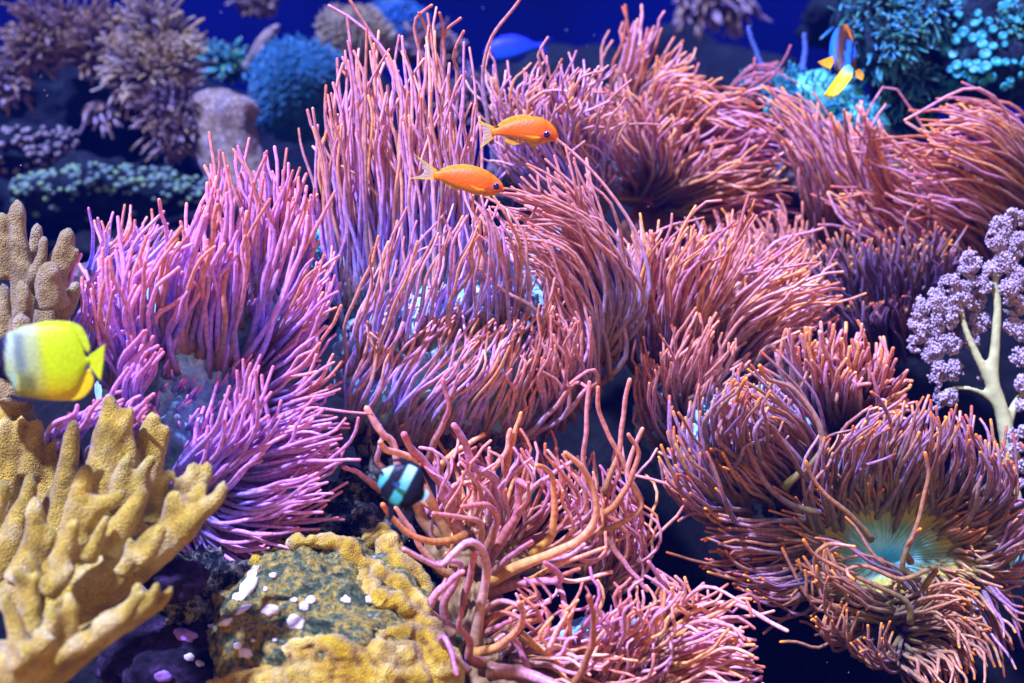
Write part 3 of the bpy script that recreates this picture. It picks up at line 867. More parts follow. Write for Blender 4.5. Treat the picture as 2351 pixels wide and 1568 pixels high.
    for pts in ([(1560, 1450), (1620, 1390), (1700, 1390), (1770, 1430), (1808, 1448)], [(1480, 1460), (1500, 1420), (1530, 1350), (1515, 1330), (1490, 1290)],
                [(1500, 1330), (1590, 1420), (1640, 1410)], [(1350, 1200), (1340, 1070), (1345, 990), (1352, 878)], [(1385, 1130), (1420, 1040), (1432, 940), (1445, 872)],
                [(1360, 1230), (1470, 1170), (1440, 1080), (1475, 985)], [(1470, 1150), (1430, 1060), (1380, 960), (1372, 890)]):
        a.trace(pts, 7, 5, 1.40, 1.36, 0.05)
    a.stubble(120, 34, 4.5)
    a.close()

    # ---- foreground thick arms
    def k(*pts):
        return [(705 + x * 0.3503, 1019 + y * 0.3503) + tuple(r) for x, y, *r in pts]
    a = Anemone('thick armed peach sea anemone in front at the bottom centre',
                [(1080, 1440, 1.40, 80, 120, 0.05), (1160, 1560, 1.36, 130, 80, 0.06), (1110, 1270, 1.43, 100, 55, 0.04)], 1.34, T_peach, C_olive)
    TR = [(k((1110, 1330), (1130, 1100), (1180, 850), (1150, 700), (1060, 640), (960, 720), (870, 800), (760, 760), (640, 690)), 13, 5.5, 1.28, 1.18),
          (k((1080, 1380), (1250, 1330), (1370, 1230), (1420, 1130), (1385, 1040)), 12, 6.5, 1.27, 1.20),
          (k((1180, 970), (1380, 920), (1550, 900), (1660, 900), (1650, 850), (1560, 780)), 13, 6, 1.33, 1.26),
          (k((1180, 900), (1400, 800), (1600, 720), (1800, 620), (1890, 480), (1870, 280), (1800, 150), (1690, 60)), 14, 6, 1.32, 1.24),
          (k((1160, 800), (1290, 600), (1370, 480), (1390, 300), (1380, 240), (1440, 280)), 15, 7, 1.35, 1.30),
          (k((1160, 720), (1230, 560), (1240, 480), (1180, 400), (1020, 410)), 11, 5.5, 1.34, 1.27),
          (k((1030, 700), (960, 450), (880, 270), (760, 110), (680, 30), (640, -60)), 14, 8, 1.37, 1.31),
          (k((950, 650), (860, 470), (790, 330), (700, 120), (600, 60), (520, 40), (480, -10)), 14, 7, 1.37, 1.29),
          (k((870, 640), (760, 500), (720, 400), (640, 300), (560, 0), (500, -60), (390, -230)), 13, 8, 1.38, 1.33),
          (k((1270, 520), (1250, 380), (1220, 220), (1080, 140), (1040, 0), (960, -120)), 12, 8, 1.38, 1.32),
          (k((1130, 660), (1140, 520), (1000, 480), (830, 455)), 8, 4.5, 1.30, 1.24),
          (k((1040, 600), (950, 630), (820, 640), (690, 600), (560, 490), (500, 400)), 9, 6, 1.29, 1.24),
          (k((950, 870), (870, 820), (760, 700), (680, 560), (580, 420)), 8, 5.5, 1.31, 1.27),
          (k((920, 1260), (900, 1050), (980, 900), (1010, 800), (960, 770), (860, 780)), 12, 5, 1.30, 1.24),
          (k((960, 1240), (820, 1130), (790, 1080), (860, 970), (960, 880), (1020, 840)), 14, 7, 1.28, 1.24),
          (k((1150, 1440), (1060, 1400), (1070, 1300), (1000, 1200), (1010, 1120), (1000, 1080)), 12, 5, 1.24, 1.19),
          (k((1060, 1490), (950, 1380), (870, 1290), (900, 1265), (930, 1320), (985, 1510)), 7, 5, 1.22, 1.18),
          (k((1200, 1490), (1400, 1500), (1550, 1550), (1720, 1620)), 17, 10, 1.24, 1.20),
          (k((1480, 720), (1600, 600), (1620, 400), (1610, 230), (1560, 160), (1510, 140)), 10, 5.5, 1.35, 1.29),
          (k((1740, 1600), (1840, 1400), (1880, 1200), (1850, 1000)), 9, 6, 1.22, 1.14),
          (k((1200, 860), (1330, 740), (1470, 640)), 9, 5, 1.32, 1.25),
          (k((1390, 430), (1470, 300), (1590, 210), (1740, 110)), 7, 5, 1.36, 1.32),
          (k((1440, 900), (1600, 880), (1760, 900), (1990, 840)), 6, 4.5, 1.33, 1.28),
          (k((1600, 900), (1700, 850), (1780, 820)), 6, 4.5, 1.31, 1.27),
          (k((1450, 900), (1650, 790), (1820, 730), (1950, 680)), 7, 4.5, 1.33, 1.26),
          (k((1380, 800), (1560, 760), (1700, 740), (1820, 660)), 8, 5, 1.36, 1.31),
          (k((900, 720), (960, 780), (880, 1020), (930, 1200)), 11, 8, 1.36, 1.36),
          (k((1060, 1300), (1020, 1100), (1060, 900), (1100, 720)), 12, 7, 1.35, 1.30),
          (k((1000, 700), (1000, 560), (930, 460), (940, 300), (1060, 260), (1080, 400)), 9, 6, 1.38, 1.34),
          (k((1180, 640), (1190, 480), (1200, 280)), 9, 6, 1.40, 1.36),
          (k((1250, 640), (1290, 520), (1300, 300)), 9, 5.5, 1.40, 1.36),
          (k((480, 300), (400, 240), (320, 180), (235, 155)), 8, 5, 1.36, 1.33),
          (k((520, 200), (460, 100), (490, -20), (480, -120)), 8, 5, 1.38, 1.36),
          (k((800, 100), (830, 0), (900, -150), (930, -230), (890, -420)), 8, 5, 1.39, 1.34),
          (k((860, 160), (960, 60), (1060, 0), (1150, -60)), 8, 6, 1.40, 1.40),
          (k((1060, 260), (1180, 200), (1300, 60), (1330, -90)), 8, 6, 1.40, 1.38),
          (k((1280, 260), (1320, 100), (1360, -60), (1400, -200)), 8, 5, 1.40, 1.38),
          (k((1900, 480), (2020, 400), (2120, 230), (2170, 60), (2110, -60)), 8, 5, 1.36, 1.32),
          (k((1960, 620), (2080, 780), (2230, 960)), 7, 5, 1.36, 1.36),
          (k((1150, 1120), (1200, 1060), (1290, 1030), (1440, 1080)), 7, 4.5, 1.28, 1.22),
          (k((1150, 1180), (1260, 1110), (1370, 1130), (1480, 1220)), 8, 4.5, 1.28, 1.24),
          (k((1150, 1240), (1250, 1200), (1330, 1160)), 8, 5, 1.28, 1.24),
          (k((1240, 1300), (1330, 1250), (1420, 1400), (1460, 1500)), 10, 6, 1.26, 1.26),
          (k((1400, 1260), (1540, 1350), (1640, 1430), (1700, 1560)), 10, 6, 1.27, 1.24),
          (k((1560, 800), (1620, 850), (1660, 950), (1700, 1080)), 9, 6, 1.33, 1.30),
          (k((1700, 1480), (1740, 1400), (1640, 1330), (1580, 1350), (1700, 1110)), 9, 5, 1.28, 1.24)]
    for pts, r0, r1, d0, d1 in TR:
        a.trace(pts, r0 * 1.06, r1, d0 + 0.03, d1 + 0.03, 0.05, 30)
    a.fan([[(1100, 1230), (1000, 1180), (960, 1120), (940, 1060)], [(1120, 1230), (1080, 1150), (1060, 1080), (1040, 1020)], [(1150, 1240), (1150, 1160), (1190, 1080), (1170, 1030)],
           [(1180, 1260), (1230, 1180), (1240, 1100), (1260, 1040)]], 30, 8.5, 14, 20, 0.0, 8, rt=5.5, d=1.44, off=0.04)
    a.fan([[(1040, 1260), (980, 1180), (1010, 1110), (960, 1060)], [(1100, 1250), (1120, 1170), (1090, 1090), (1130, 1030)], [(1180, 1250), (1240, 1180), (1280, 1110), (1260, 1040)],
           [(1200, 1280), (1300, 1230), (1370, 1160), (1340, 1080)], [(1210, 1330), (1310, 1300), (1400, 1280), (1420, 1210)]], 46, 6.5, 14, 22, 0.05, 14, rt=4.4, d=1.42, off=0.03)
    a.fan([[(1150, 1440), (1180, 1380), (1230, 1370), (1200, 1330)], [(1150, 1480), (1220, 1440), (1280, 1410), (1240, 1360)], [(1180, 1500), (1260, 1490), (1330, 1500), (1400, 1470)],
           [(1180, 1540), (1260, 1540), (1330, 1560), (1400, 1600)]], 26, 7, 12, 14, 0.05, 8, rt=4.6)
    a.close()


build_anemones()


# ------------------------------------------------------------------ leather finger corals
def fused(name, strokes, voxel, mat, parent, base=None, smooth=6, disp=0.0, dscale=0.02, sides=10, slim=1.0):
    """strokes: (points, radii); joined into one soft-skinned body"""
    L = Lump()
    for pts, radii in strokes:
        L.tube(pts, [q * slim for q in radii], sides)
    o = L.build(name, mat, parent, base if base is not None else (parent.location if parent else None))
    m = o.modifiers.new('skin', 'REMESH'); m.mode = 'VOXEL'; m.voxel_size = voxel; m.use_smooth_shade = True
    m = o.modifiers.new('soften', 'SMOOTH'); m.iterations = smooth; m.factor = 0.5
    if disp:
        tx = bpy.data.textures.new(name + '_relief', 'CLOUDS'); tx.noise_scale = dscale; tx.noise_depth = 3
        m = o.modifiers.new('relief', 'DISPLACE'); m.texture = tx; m.strength = disp; m.mid_level = 0.5
        m.texture_coords = 'LOCAL'
    return o


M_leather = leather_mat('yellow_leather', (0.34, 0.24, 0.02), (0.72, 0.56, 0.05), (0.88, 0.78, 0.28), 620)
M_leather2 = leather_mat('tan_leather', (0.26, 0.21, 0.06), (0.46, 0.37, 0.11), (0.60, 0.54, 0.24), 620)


def c7(*pts, d=1.15):
    """points read off the lower left quarter of the picture"""
    return [(x * 0.3503, 1019 + y * 0.3503, (r[0] if r else d)) for x, y, *r in pts]


r7 = 0.3503
root = empty('finger_coral', P(120, 1600, 1.16), 'large yellow leather finger coral with blunt lobes in the lower left corner', 'coral')
D1, D2, D3, D4 = 1.08, 1.16, 1.25, 1.33
fused('lobe', [
    (c7((-200, 1560), (100, 1520), (400, 1400), (680, 1230), (860, 1120), (960, 1040), d=D1), [120, 110, 80, 55, 40, 26]),
    (c7((700, 1180), (840, 1080), (900, 1000), (900, 900), d=D1), [40, 30, 24, 15]),
    (c7((760, 1180), (940, 1080), (1010, 980), (1040, 905), d=D1), [36, 26, 20, 15]),
    (c7((800, 1180), (1000, 1080), (1090, 1000), (1135, 925), d=D1 + .01), [34, 24, 18, 14]),
    (c7((640, 1220), (800, 1140), (900, 1010), (960, 960), d=D1 - .02), [38, 28, 24, 17]),
    (c7((-100, 1450), (200, 1480), (450, 1340), (700, 1240), d=D1 - .02), [60, 60, 40, 26])], 0.0028, M_leather, root, disp=0.004, slim=0.8)
fused('lobe', [
    (c7((200, 1250), (400, 1060), (650, 920), (900, 760), (1120, 600), (1290, 500), d=D2), [95, 90, 80, 70, 58, 40]),
    (c7((900, 760), (990, 680), (1040, 600), (1065, 525), d=D2 - .03), [38, 30, 23, 18]),
    (c7((800, 860), (850, 740), (850, 600), d=D2 - .03), [30, 24, 13]),
    (c7((1120, 620), (1140, 450), (1140, 300), d=D2), [44, 36, 27]),
    (c7((1140, 560), (1290, 470), (1390, 370), (1400, 330), d=D2), [48, 40, 30, 20]),
    (c7((1150, 500), (1250, 400), (1320, 300), (1340, 250), d=D2 + .01), [40, 32, 25, 15]),
    (c7((1200, 500), (1350, 420), (1440, 330), (1465, 245), d=D2), [36, 28, 22, 14]),
    (c7((1130, 520), (1190, 320), (1250, 200), (1280, 115), d=D2 + .03), [40, 32, 24, 15]),
    (c7((1200, 420), (1310, 280), (1355, 180), (1360, 110), d=D2 + .03), [36, 26, 20, 15]),
    (c7((1000, 520), (1040, 330), (1060, 230), (1160, 190), d=D2 + .03), [40, 30, 22, 15])], 0.0028, M_leather, root, disp=0.004, slim=0.8)
fused('lobe', [
    (c7((100, 1100), (300, 900), (500, 780), (700, 700), (830, 560), d=D2 + .01), [90, 85, 75, 62, 40]),
    (c7((700, 700), (820, 520), (900, 380), (940, 270), d=D2 - .01), [50, 40, 31, 22]),
    (c7((560, 760), (640, 620), (690, 500), (705, 465), d=D2 - .03), [34, 26, 18, 14]),
    (c7((400, 800), (440, 640), (480, 540), (505, 480), d=D2 - .04), [44, 34, 27, 19]),
    (c7((500, 700), (510, 420), (540, 250), (580, 130), d=D2), [60, 44, 32, 22]),
    (c7((560, 500), (640, 400), (740, 370), (820, 300), d=D2), [40, 32, 25, 17]),
    (c7((600, 480), (590, 300), (640, 200), (700, 180), d=D2 + .03), [36, 28, 20, 13]),
    (c7((300, 960), (420, 860), (480, 800), d=D2 - .05), [44, 32, 18])], 0.0028, M_leather, root, disp=0.004, slim=0.8)
fused('lobe', [
    (c7((380, 800), (400, 500), (430, 250), (460, 60), (480, -120), (500, -170), d=D3), [80, 60, 46, 36, 27, 16]),
    (c7((620, 640), (680, 300), (700, 50), (720, -200), (715, -330), d=D3), [90, 74, 60, 42, 18]),
    (c7((700, 20), (790, -100), (870, -250), d=D3), [46, 34, 15]),
    (c7((860, 600), (900, 300), (960, 0), (1000, -150), (1000, -215), d=D3 + .02), [80, 60, 46, 34, 20]),
    (c7((960, 300), (1020, 100), (1080, -60), (1090, -130), d=D3 + .02), [40, 32, 24, 14]),
    (c7((820, 400), (790, 250), (820, 130), (860, 60), d=D3 - .02), [40, 30, 22, 16]),
    (c7((900, 350), (930, 200), (1000, 100), (1030, 90), d=D3 - .02), [40, 28, 20, 15]),
    (c7((840, 250), (850, 0), (830, -130), (850, -180), d=D3), [36, 28, 18, 12])], 0.003, M_leather, root, disp=0.004, slim=0.8)
fused('lobe', [
    (c7((-100, 1500), (80, 1500), (250, 1350), (340, 1180), (330, 1040), d=D1 - .03), [80, 70, 48, 30, 17]),
    (c7((300, 1400), (440, 1220), (460, 1080), (430, 970), d=D1 - .02), [50, 38, 28, 18]),
    (c7((160, 1380), (330, 1290), (270, 1250), (210, 1220), d=D1 - .05), [40, 26, 18, 15]),
    (c7((150, 1450), (110, 1230), (60, 1080), (35, 960), d=D1 - .04), [44, 33, 24, 17]),
    (c7((230, 1250), (180, 1050), (130, 900), (110, 800), d=D1), [40, 30, 22, 16]),
    (c7((200, 1080), (210, 940), (245, 840), d=D1), [34, 24, 15]),
    (c7((200, 1100), (230, 900), (200, 760), (170, 700), d=D1 + .03), [40, 34, 24, 16])], 0.0028, M_leather, root, disp=0.004, slim=0.8)
fused('lobe', [
    (c7((-60, 900), (60, 700), (120, 500), (190, 330), (200, 180), d=D3 - .02), [80, 62, 42, 28, 15]),
    (c7((150, 900), (230, 650), (230, 450), (225, 340), d=D2), [60, 44, 32, 20]),
    (c7((250, 800), (320, 620), (340, 540), d=D2), [36, 26, 16]),
    (c7((250, 600), (330, 380), (340, 270), d=D3), [36, 28, 18]),
    (c7((330, 400), (340, 100), (340, 20), (400, -40), d=D4), [40, 28, 20, 14]),
    (c7((-40, 500), (20, 300), (15, 230), d=D2), [34, 24, 14]),
    (c7((240, 520), (300, 200), (290, 130), d=D4), [38, 28, 18]),
    (c7((-60, 600), (60, 250), (110, 0), (130, -120), (150, -200), d=D4), [70, 50, 36, 25, 14]),
    (c7((-60, 500), (0, 150), (20, -80), (40, -190), d=D4), [60, 46, 34, 18]),
    (c7((-60, 300), (50, -100), (160, -260), (200, -280), d=D4 + .03), [90, 80, 70, 50]),
    (c7((200, 200), (230, 0), (240, -120), (245, -170), d=D4), [46, 36, 26, 16])], 0.003, M_leather, root, disp=0.004, slim=0.8)

root = empty('finger_coral', P(60, 920, 1.34), 'upright tan leather coral fingers rising above the yellow butterflyfish', 'coral')
U = 1.34
fused('branch', [
    ([(20, 900, U), (45, 760, U), (50, 640, U), (42, 540, U), (40, 455, U)], [50, 40, 30, 22, 17]),
    ([(10, 640, U), (0, 560, U), (6, 486, U)], [22, 16, 12]),
    ([(40, 640, U), (30, 570, U), (15, 535, U)], [22, 14, 10]),
    ([(60, 640, U + .02), (80, 570, U + .03), (86, 510, U + .03)], [24, 18, 14]),
    ([(60, 660, U), (90, 610, U - .01), (100, 550, U - .01), (96, 540, U - .01)], [24, 18, 13, 10]),
    ([(70, 730, U), (78, 690, U), (84, 650, U)], [20, 15, 10])], 0.0026, M_leather2, root, disp=0.005)
fused('branch', [
    ([(100, 900, U), (112, 760, U), (118, 680, U), (128, 620, U), (150, 560, U), (162, 520, U)], [60, 46, 38, 28, 24, 16]),
    ([(120, 700, U - .03), (112, 640, U - .04), (118, 600, U - .04)], [40, 32, 20]),
    ([(140, 620, U), (165, 590, U), (178, 570, U)], [22, 16, 11]),
    ([(130, 720, U), (160, 690, U - .01), (176, 645, U - .02)], [30, 22, 14]),
    ([(130, 680, U), (150, 640, U + .01), (160, 610, U + .01)], [24, 18, 11])], 0.0026, M_leather2, root, disp=0.005)
fused('branch', [
    ([(20, 920, U - .04), (40, 800, U - .04), (55, 700, U - .05), (46, 640, U - .05)], [46, 34, 24, 12]),
    ([(40, 880, U - .07), (50, 780, U - .07), (45, 720, U - .07)], [34, 28, 20]),
    ([(0, 800, U - .04), (10, 700, U - .04), (5, 650, U - .04)], [24, 18, 12])], 0.0026, M_leather2, root, disp=0.005)


# ------------------------------------------------------------------ rocks and encrusting coral at the bottom
M_mottled = rock_mat('mottled_rock', [(0.34, (0.03, 0.04, 0.02)), (0.42, (0.08, 0.13, 0.05)), (0.48, (0.24, 0.28, 0.12)), (0.52, (0.60, 0.42, 0.05)), (0.57, (0.26, 0.28, 0.08)), (0.62, (0.08, 0.15, 0.09)), (0.70, (0.60, 0.66, 0.50))], 46, 0.010, 0.7)
M_speck = rock_mat('speckled_rubble', [(0.38, (0.01, 0.015, 0.03)), (0.48, (0.06, 0.08, 0.10)), (0.54, (0.40, 0.42, 0.30)), (0.64, (0.7, 0.75, 0.7))], 60, 0.012, 0.8)
M_violet = rock_mat('violet_rock', [(0.38, (0.004, 0.003, 0.01)), (0.52, (0.02, 0.012, 0.035)), (0.62, (0.06, 0.03, 0.10)), (0.74, (0.16, 0.12, 0.08))], 26, 0.012, 0.8)
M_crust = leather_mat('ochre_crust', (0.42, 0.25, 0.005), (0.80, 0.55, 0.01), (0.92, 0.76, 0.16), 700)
M_white = flat_mat('white_crust', (0.78, 0.76, 0.78), 0.7, 0.2, 0.15, 120, 0.002)
M_lilac = flat_mat('lilac_crust', (0.34, 0.20, 0.62), 0.7, 0.2, 0.25, 120, 0.002)

boulder, BB = rock(760, 1540, 1.35, 300, 290, 0.15, M_mottled, 'green and rust mottled boulder dotted with white crusts at the bottom', 'rock', 0.016, 8, None, 'mottled_boulder', 0.012, 34, 150, 110)
rock(880, 1140, 1.50, 100, 100, 0.05, M_speck, 'pale speckled rubble rock behind the black and white striped fish', 'rock', 0.045, 26, None, 'rubble_rock', 0.016, 70, 90, 60)
rock(835, 1205, 1.43, 28, 32, 0.02, M_speck, 'small speckled stone just above the ochre crust', 'rock', 0.012, 50, None, 'rubble_rock', 0.005, 110, 40, 24)
rock(470, 1370, 1.38, 100, 85, 0.06, M_speck, 'blue white speckled rubble rock between yellow finger coral and mottled boulder', 'rock', 0.035, 26, None, 'rubble_rock', 0.012, 70, 90, 60)
rock(400, 1330, 1.30, 60, 45, 0.03, M_violet, 'small dusky violet crusted rock under the yellow coral lobes', 'rock', 0.02, 22, None, 'violet_rock', 0.006, 60)
viol, VB = rock(430, 1520, 1.36, 190, 110, 0.09, M_violet, 'dark violet crusted rock at the bottom edge left of the mottled boulder', 'rock', 0.025, 14, None, 'violet_rock', 0.008, 45, 90, 60)


def crust_disc(bvh, x, y, rx, ry, mat, parent, ang=0.0, default=1.28):
    """a thin crust following the rock under it"""
    d, _ = cast(bvh, x, y, default)
    sg = 26
    ca, sa = math.cos(ang), math.sin(ang)
    vs, fs = [P(x, y, d - 0.0022)], []
    for ring, (k, h) in enumerate(((0.3, 0.0022), (0.6, 0.0024), (0.85, 0.0020), (0.97, 0.0008), (1.02, -0.004))):
        for j in range(sg):
            th = 2 * PI * j / sg
            w = 1 + 0.42 * noise.noise(Vector((math.cos(th) * 1.3 + x, math.sin(th) * 1.3 + y, 0))) + 0.16 * noise.noise(Vector((math.cos(th) * 3.5 + x, math.sin(th) * 3.5, y)))
            u, v = rx * k * w * math.cos(th), ry * k * w * math.sin(th)
            px, py = x + u * ca - v * sa, y + u * sa + v * ca
            dd = cast(bvh, px, py, d)[0]
            vs.append(P(px, py, dd - h - 0.0007 * noise.noise(Vector((px * .3, py * .3, 0)))))
    for j in range(sg):
        fs.append((0, 1 + j, 1 + (j + 1) % sg))
        for q in range(4):
            o_ = 1 + q * sg
            fs.append((o_ + j, o_ + sg + j, o_ + sg + (j + 1) % sg, o_ + (j + 1) % sg))
    link('crust_patch', vs, fs, mat, parent, P(x, y, d))


for x, y, rx, ry, a_ in ((1660, 840, 28, 60, -0.5), (1620, 940, 48, 100, -0.9), (1790, 860, 28, 18, 0), (1775, 1090, 58, 36, 0), (1995, 1065, 34, 34, 0), (2040, 1022, 38, 26, 0), (1935, 1165, 66, 48, 0),
                     (1925, 1020, 24, 14, 0), (1610, 1372, 52, 34, 0), (1560, 1325, 30, 26, 0), (1740, 950, 14, 16, 0), (1800, 1285, 16, 12, 0), (1600, 1080, 60, 20, 0.6), (1480, 1170, 50, 24, 0.5),
                     (1560, 1000, 40, 30, 0.3), (2265, 1020, 34, 26, 0), (2425, 1015, 34, 32, 0), (1660, 1290, 14, 12, 0)):
    crust_disc(BB, x * r7, 1019 + y * r7, rx * r7, ry * r7, M_white, boulder, -a_ if abs(a_) < 0.7 else 0.5)
for x, y, rx, ry, m_ in ((1420, 1210, 62, 36, M_white), (1210, 1250, 80, 44, M_lilac), (1405, 1290, 46, 38, M_lilac), (1240, 1400, 36, 26, M_white), (1310, 1440, 30, 22, M_white), (1070, 1530, 60, 40, M_lilac)):
    crust_disc(VB, x * r7, 1019 + y * r7, rx * r7, ry * r7, m_, viol, 0.2, 1.30)


def on(bvh, pts, off=0.0, default=1.3):
    return [(x, y, (cast(bvh, x, y, default)[0]) - off) for x, y in pts]


root = empty('encrusting_coral', P(900, 1600, 1.30), 'lumpy ochre encrusting coral rimming the mottled boulder', 'coral')
fused('crust_rim', [
    (on(BB, [(548, 1330), (580, 1292), (640, 1262), (700, 1246), (760, 1244), (800, 1256)]), [7, 10, 14, 18, 22, 16]),
    (on(BB, [(640, 1256), (700, 1250), (760, 1252), (830, 1290), (838, 1330)]), [10, 14, 18, 20, 9]),
    (on(BB, [(790, 1256), (840, 1300), (880, 1330), (940, 1390), (970, 1450), (1000, 1520), (1010, 1600)]), [24, 26, 34, 40, 46, 60, 70]),
    (on(BB, [(830, 1330), (870, 1370), (910, 1390), (950, 1420)]), [12, 26, 30, 36]),
    (on(BB, [(856, 1440), (880, 1460), (940, 1450), (960, 1470)]), [8, 18, 20, 30])], 0.003, M_crust, root, disp=0.020, dscale=0.022)
fused('crust_knob', [
    (on(BB, [(850, 1232), (880, 1250)], 0.0, 1.40), [22, 18]), ([(868, 1210, 1.40), (890, 1250, 1.38), (905, 1290, 1.36), (950, 1340, 1.34)], [16, 34, 34, 40]),
    ([(845, 1225, 1.40), (850, 1250, 1.39)], [14, 16]), ([(930, 1300, 1.36), (970, 1360, 1.34), (985, 1400, 1.34)], [22, 26, 20])], 0.003, M_crust, root, disp=0.018, dscale=0.022)
fused('crust_shelf', [
    ([(480, 1585, 1.22), (540, 1552, 1.22), (600, 1568, 1.22), (640, 1520, 1.22), (690, 1490, 1.21), (740, 1480, 1.21), (790, 1500, 1.21), (840, 1505, 1.22), (900, 1500, 1.23), (960, 1500, 1.25)], [18, 12, 16, 20, 24, 26, 30, 34, 40, 44]),
    ([(520, 1600, 1.22), (700, 1570, 1.21), (850, 1570, 1.22), (1000, 1590, 1.24)], [26, 56, 66, 60])], 0.003, M_crust, root, disp=0.026, dscale=0.03)


# ------------------------------------------------------------------ fish
def lerp(a, b, t):
    return tuple(a[i] + (b[i] - a[i]) * t for i in range(len(a)))


def smooth(a, b, x):
    t = min(max((x - a) / (b - a), 0), 1)
    return t * t * (3 - 2 * t)


def fish_body(name, stations, mat, parent, origin, paint, n=44, sg=28, pw=2.2):
    """stations: (cx, cy, d, half height, half width) along the spine, picture units; up is across the spine"""
    q = crom(stations, n)
    for col in (3, 4):
        q[:, col] = np.maximum(q[:, col], 0.25)
    T = np.gradient(q[:, :2], axis=0); T /= np.linalg.norm(T, axis=1)[:, None] + 1e-9
    vs, pc = [], []
    for i in range(n):
        ux, uy = T[i, 1], -T[i, 0]
        if (i == 0 and uy > 0) or (i and ux * last[0] + uy * last[1] < 0): ux, uy = -ux, -uy
        last = (ux, uy)
        for j in range(sg):
            th = 2 * PI * j / sg
            c_, s_ = math.cos(th), math.sin(th)
            hh = math.copysign(abs(s_) ** 0.95, s_) * q[i, 3]
            ww = math.copysign(abs(c_) ** 0.85, c_) * q[i, 4]
            x, y = q[i, 0] + ux * hh, q[i, 1] + uy * hh
            vs.append(P(x, y, q[i, 2] - ww * K * q[i, 2]))
            pc.append(paint(i / (n - 1), s_, x, y))
    fs = []
    for i in range(n - 1):
        for j in range(sg):
            k_ = (j + 1) % sg
            fs.append((i * sg + j, i * sg + k_, (i + 1) * sg + k_, (i + 1) * sg + j))
    fs.append(tuple(range(sg))); fs.append(tuple(reversed(range((n - 1) * sg, n * sg))))
    return link(name, vs, fs, mat, parent, origin, None, True, pc)


def fin(name, base, edge, d, mat, parent, origin, paint, m=9, n=26, th=1.0, ripple=0.8, d2=None):
    """a thin rayed sheet from the base line to the edge line (picture points)"""
    B = crom([(x, y) for x, y in base], n); E = crom([(x, y) for x, y in edge], n)
    d2 = d if d2 is None else d2
    vs, pc, fs = [], [], []
    for side in (1, -1):
        for a_ in range(m):
            t = a_ / (m - 1)
            for b_ in range(n):
                p_ = B[b_] * (1 - t) + E[b_] * t
                dd = d + (d2 - d) * t
                off = side * th * (1 - 0.8 * t) + ripple * math.sin(b_ * 1.9) * t
                vs.append(P(p_[0], p_[1], dd - off * K * dd))
                pc.append(paint(t, b_ / (n - 1), p_[0], p_[1]))
    h = m * n
    for a_ in range(m - 1):
        for b_ in range(n - 1):
            i = a_ * n + b_
            fs.append((i, i + 1, i + n + 1, i + n))
            fs.append((h + i, h + i + n, h + i + n + 1, h + i + 1))
    rim = [b_ for b_ in range(n)] + [a_ * n + n - 1 for a_ in range(1, m)] + [(m - 1) * n + b_ for b_ in range(n - 2, -1, -1)] + [a_ * n for a_ in range(m - 2, 0, -1)]
    for i in range(len(rim)):
        j = (i + 1) % len(rim)
        fs.append((rim[i], h + rim[i], h + rim[j], rim[j]))
    return link(name, vs, fs, mat, parent, origin, None, True, pc)


M_scale = paint_mat('fish_scales', 0.5, 0.25, 420)
M_fin = paint_mat('fish_fin', 0.5, 0.3, 300, 0.82)
M_fin_solid = paint_mat('opaque_fin', 0.5, 0.3, 300)
M_black = flat_mat('black_pupil', (0.006, 0.004, 0.03), 0.08, 0.8, 0.1)
M_iris = flat_mat('violet_iris', (0.35, 0.16, 0.55), 0.2, 0.6, 0.3, 300)


def eye(x, y, d, r, parent, origin, white=None):
    L = Lump(); L.ball(P(x, y, d), r * K * d, 16, 10, squash=(1, 0.6, 1))
    e_ = L.build('eye', white or M_iris, parent, P(x, y, d))
    L = Lump(); L.ball(P(x - 0.5, y, d - r * K * d * 0.26), r * 0.86 * K * d, 14, 8, squash=(1, 0.6, 1))
    L.build('pupil', M_black, e_, P(x, y, d))


ORANGE, YEL, DEEP = (0.92, 0.145, 0.003), (0.88, 0.30, 0.003), (0.75, 0.13, 0.01)


def anthias(label, spine, tail_b, tail_e, dors_b, dors_e, anal_b, anal_e, pec_b, pec_e, eye_p, d, pelv=None):
    o_ = P(spine[3][0], spine[3][1], d)
    r_ = empty('orange_fish', o_, label, 'fish', 'slim orange fish swimming above the anemones')

    def body_paint(u, s_, x, y):
        c = lerp(ORANGE, YEL, smooth(0.3, 1.0, s_) * 0.7)
        c = lerp(c, (0.60, 0.36, 0.006), smooth(-0.45, -0.95, s_))
        c = lerp(c, (0.45, 0.07, 0.004), 0.55 * smooth(0.035, 0.0, abs(u - 0.74 - 0.06 * (1 - s_ * s_))))
        c = lerp(YEL, c, smooth(0.0, 0.16, u))
        c = lerp(c, (0.42, 0.08, 0.03), 0.6 * smooth(0.74, 0.8, u) * smooth(0.93, 0.88, u) * smooth(-0.62, -0.42, s_) * smooth(-0.02, -0.25, s_))
        return c
    st = [(x, y, d, h, max(h * 0.55, 1)) for x, y, h in spine]
    fish_body('body', st, M_scale, r_, o_, body_paint)

    def tp(t, v, x, y):
        k_ = abs(v - 0.5) * 2
        c = lerp((0.55, 0.42, 0.25), (0.80, 0.60, 0.01), smooth(0.6, 0.9, k_))
        return lerp((0.85, 0.45, 0.01), c, smooth(0, 0.5, t))
    fin('tail_fin', tail_b, tail_e, d, M_fin, r_, o_, tp)
    yp = lambda t, v, x, y: lerp((0.80, 0.36, 0.02), (0.70, 0.50, 0.02), t)
    fin('dorsal_fin', dors_b, dors_e, d, M_fin, r_, o_, yp)
    fin('anal_fin', anal_b, anal_e, d, M_fin, r_, o_, yp)
    fin('pectoral_fin', pec_b, pec_e, d - 0.009, M_fin_solid, r_, o_, lambda t, v, x, y: (0.85, 0.52, 0.02), d2=d - 0.012)
    if pelv:
        fin('pelvic_fin', pelv[0], pelv[1], d, M_fin, r_, o_, yp)
    eye(eye_p[0], eye_p[1], d - 0.0080, 8.5, r_, o_)


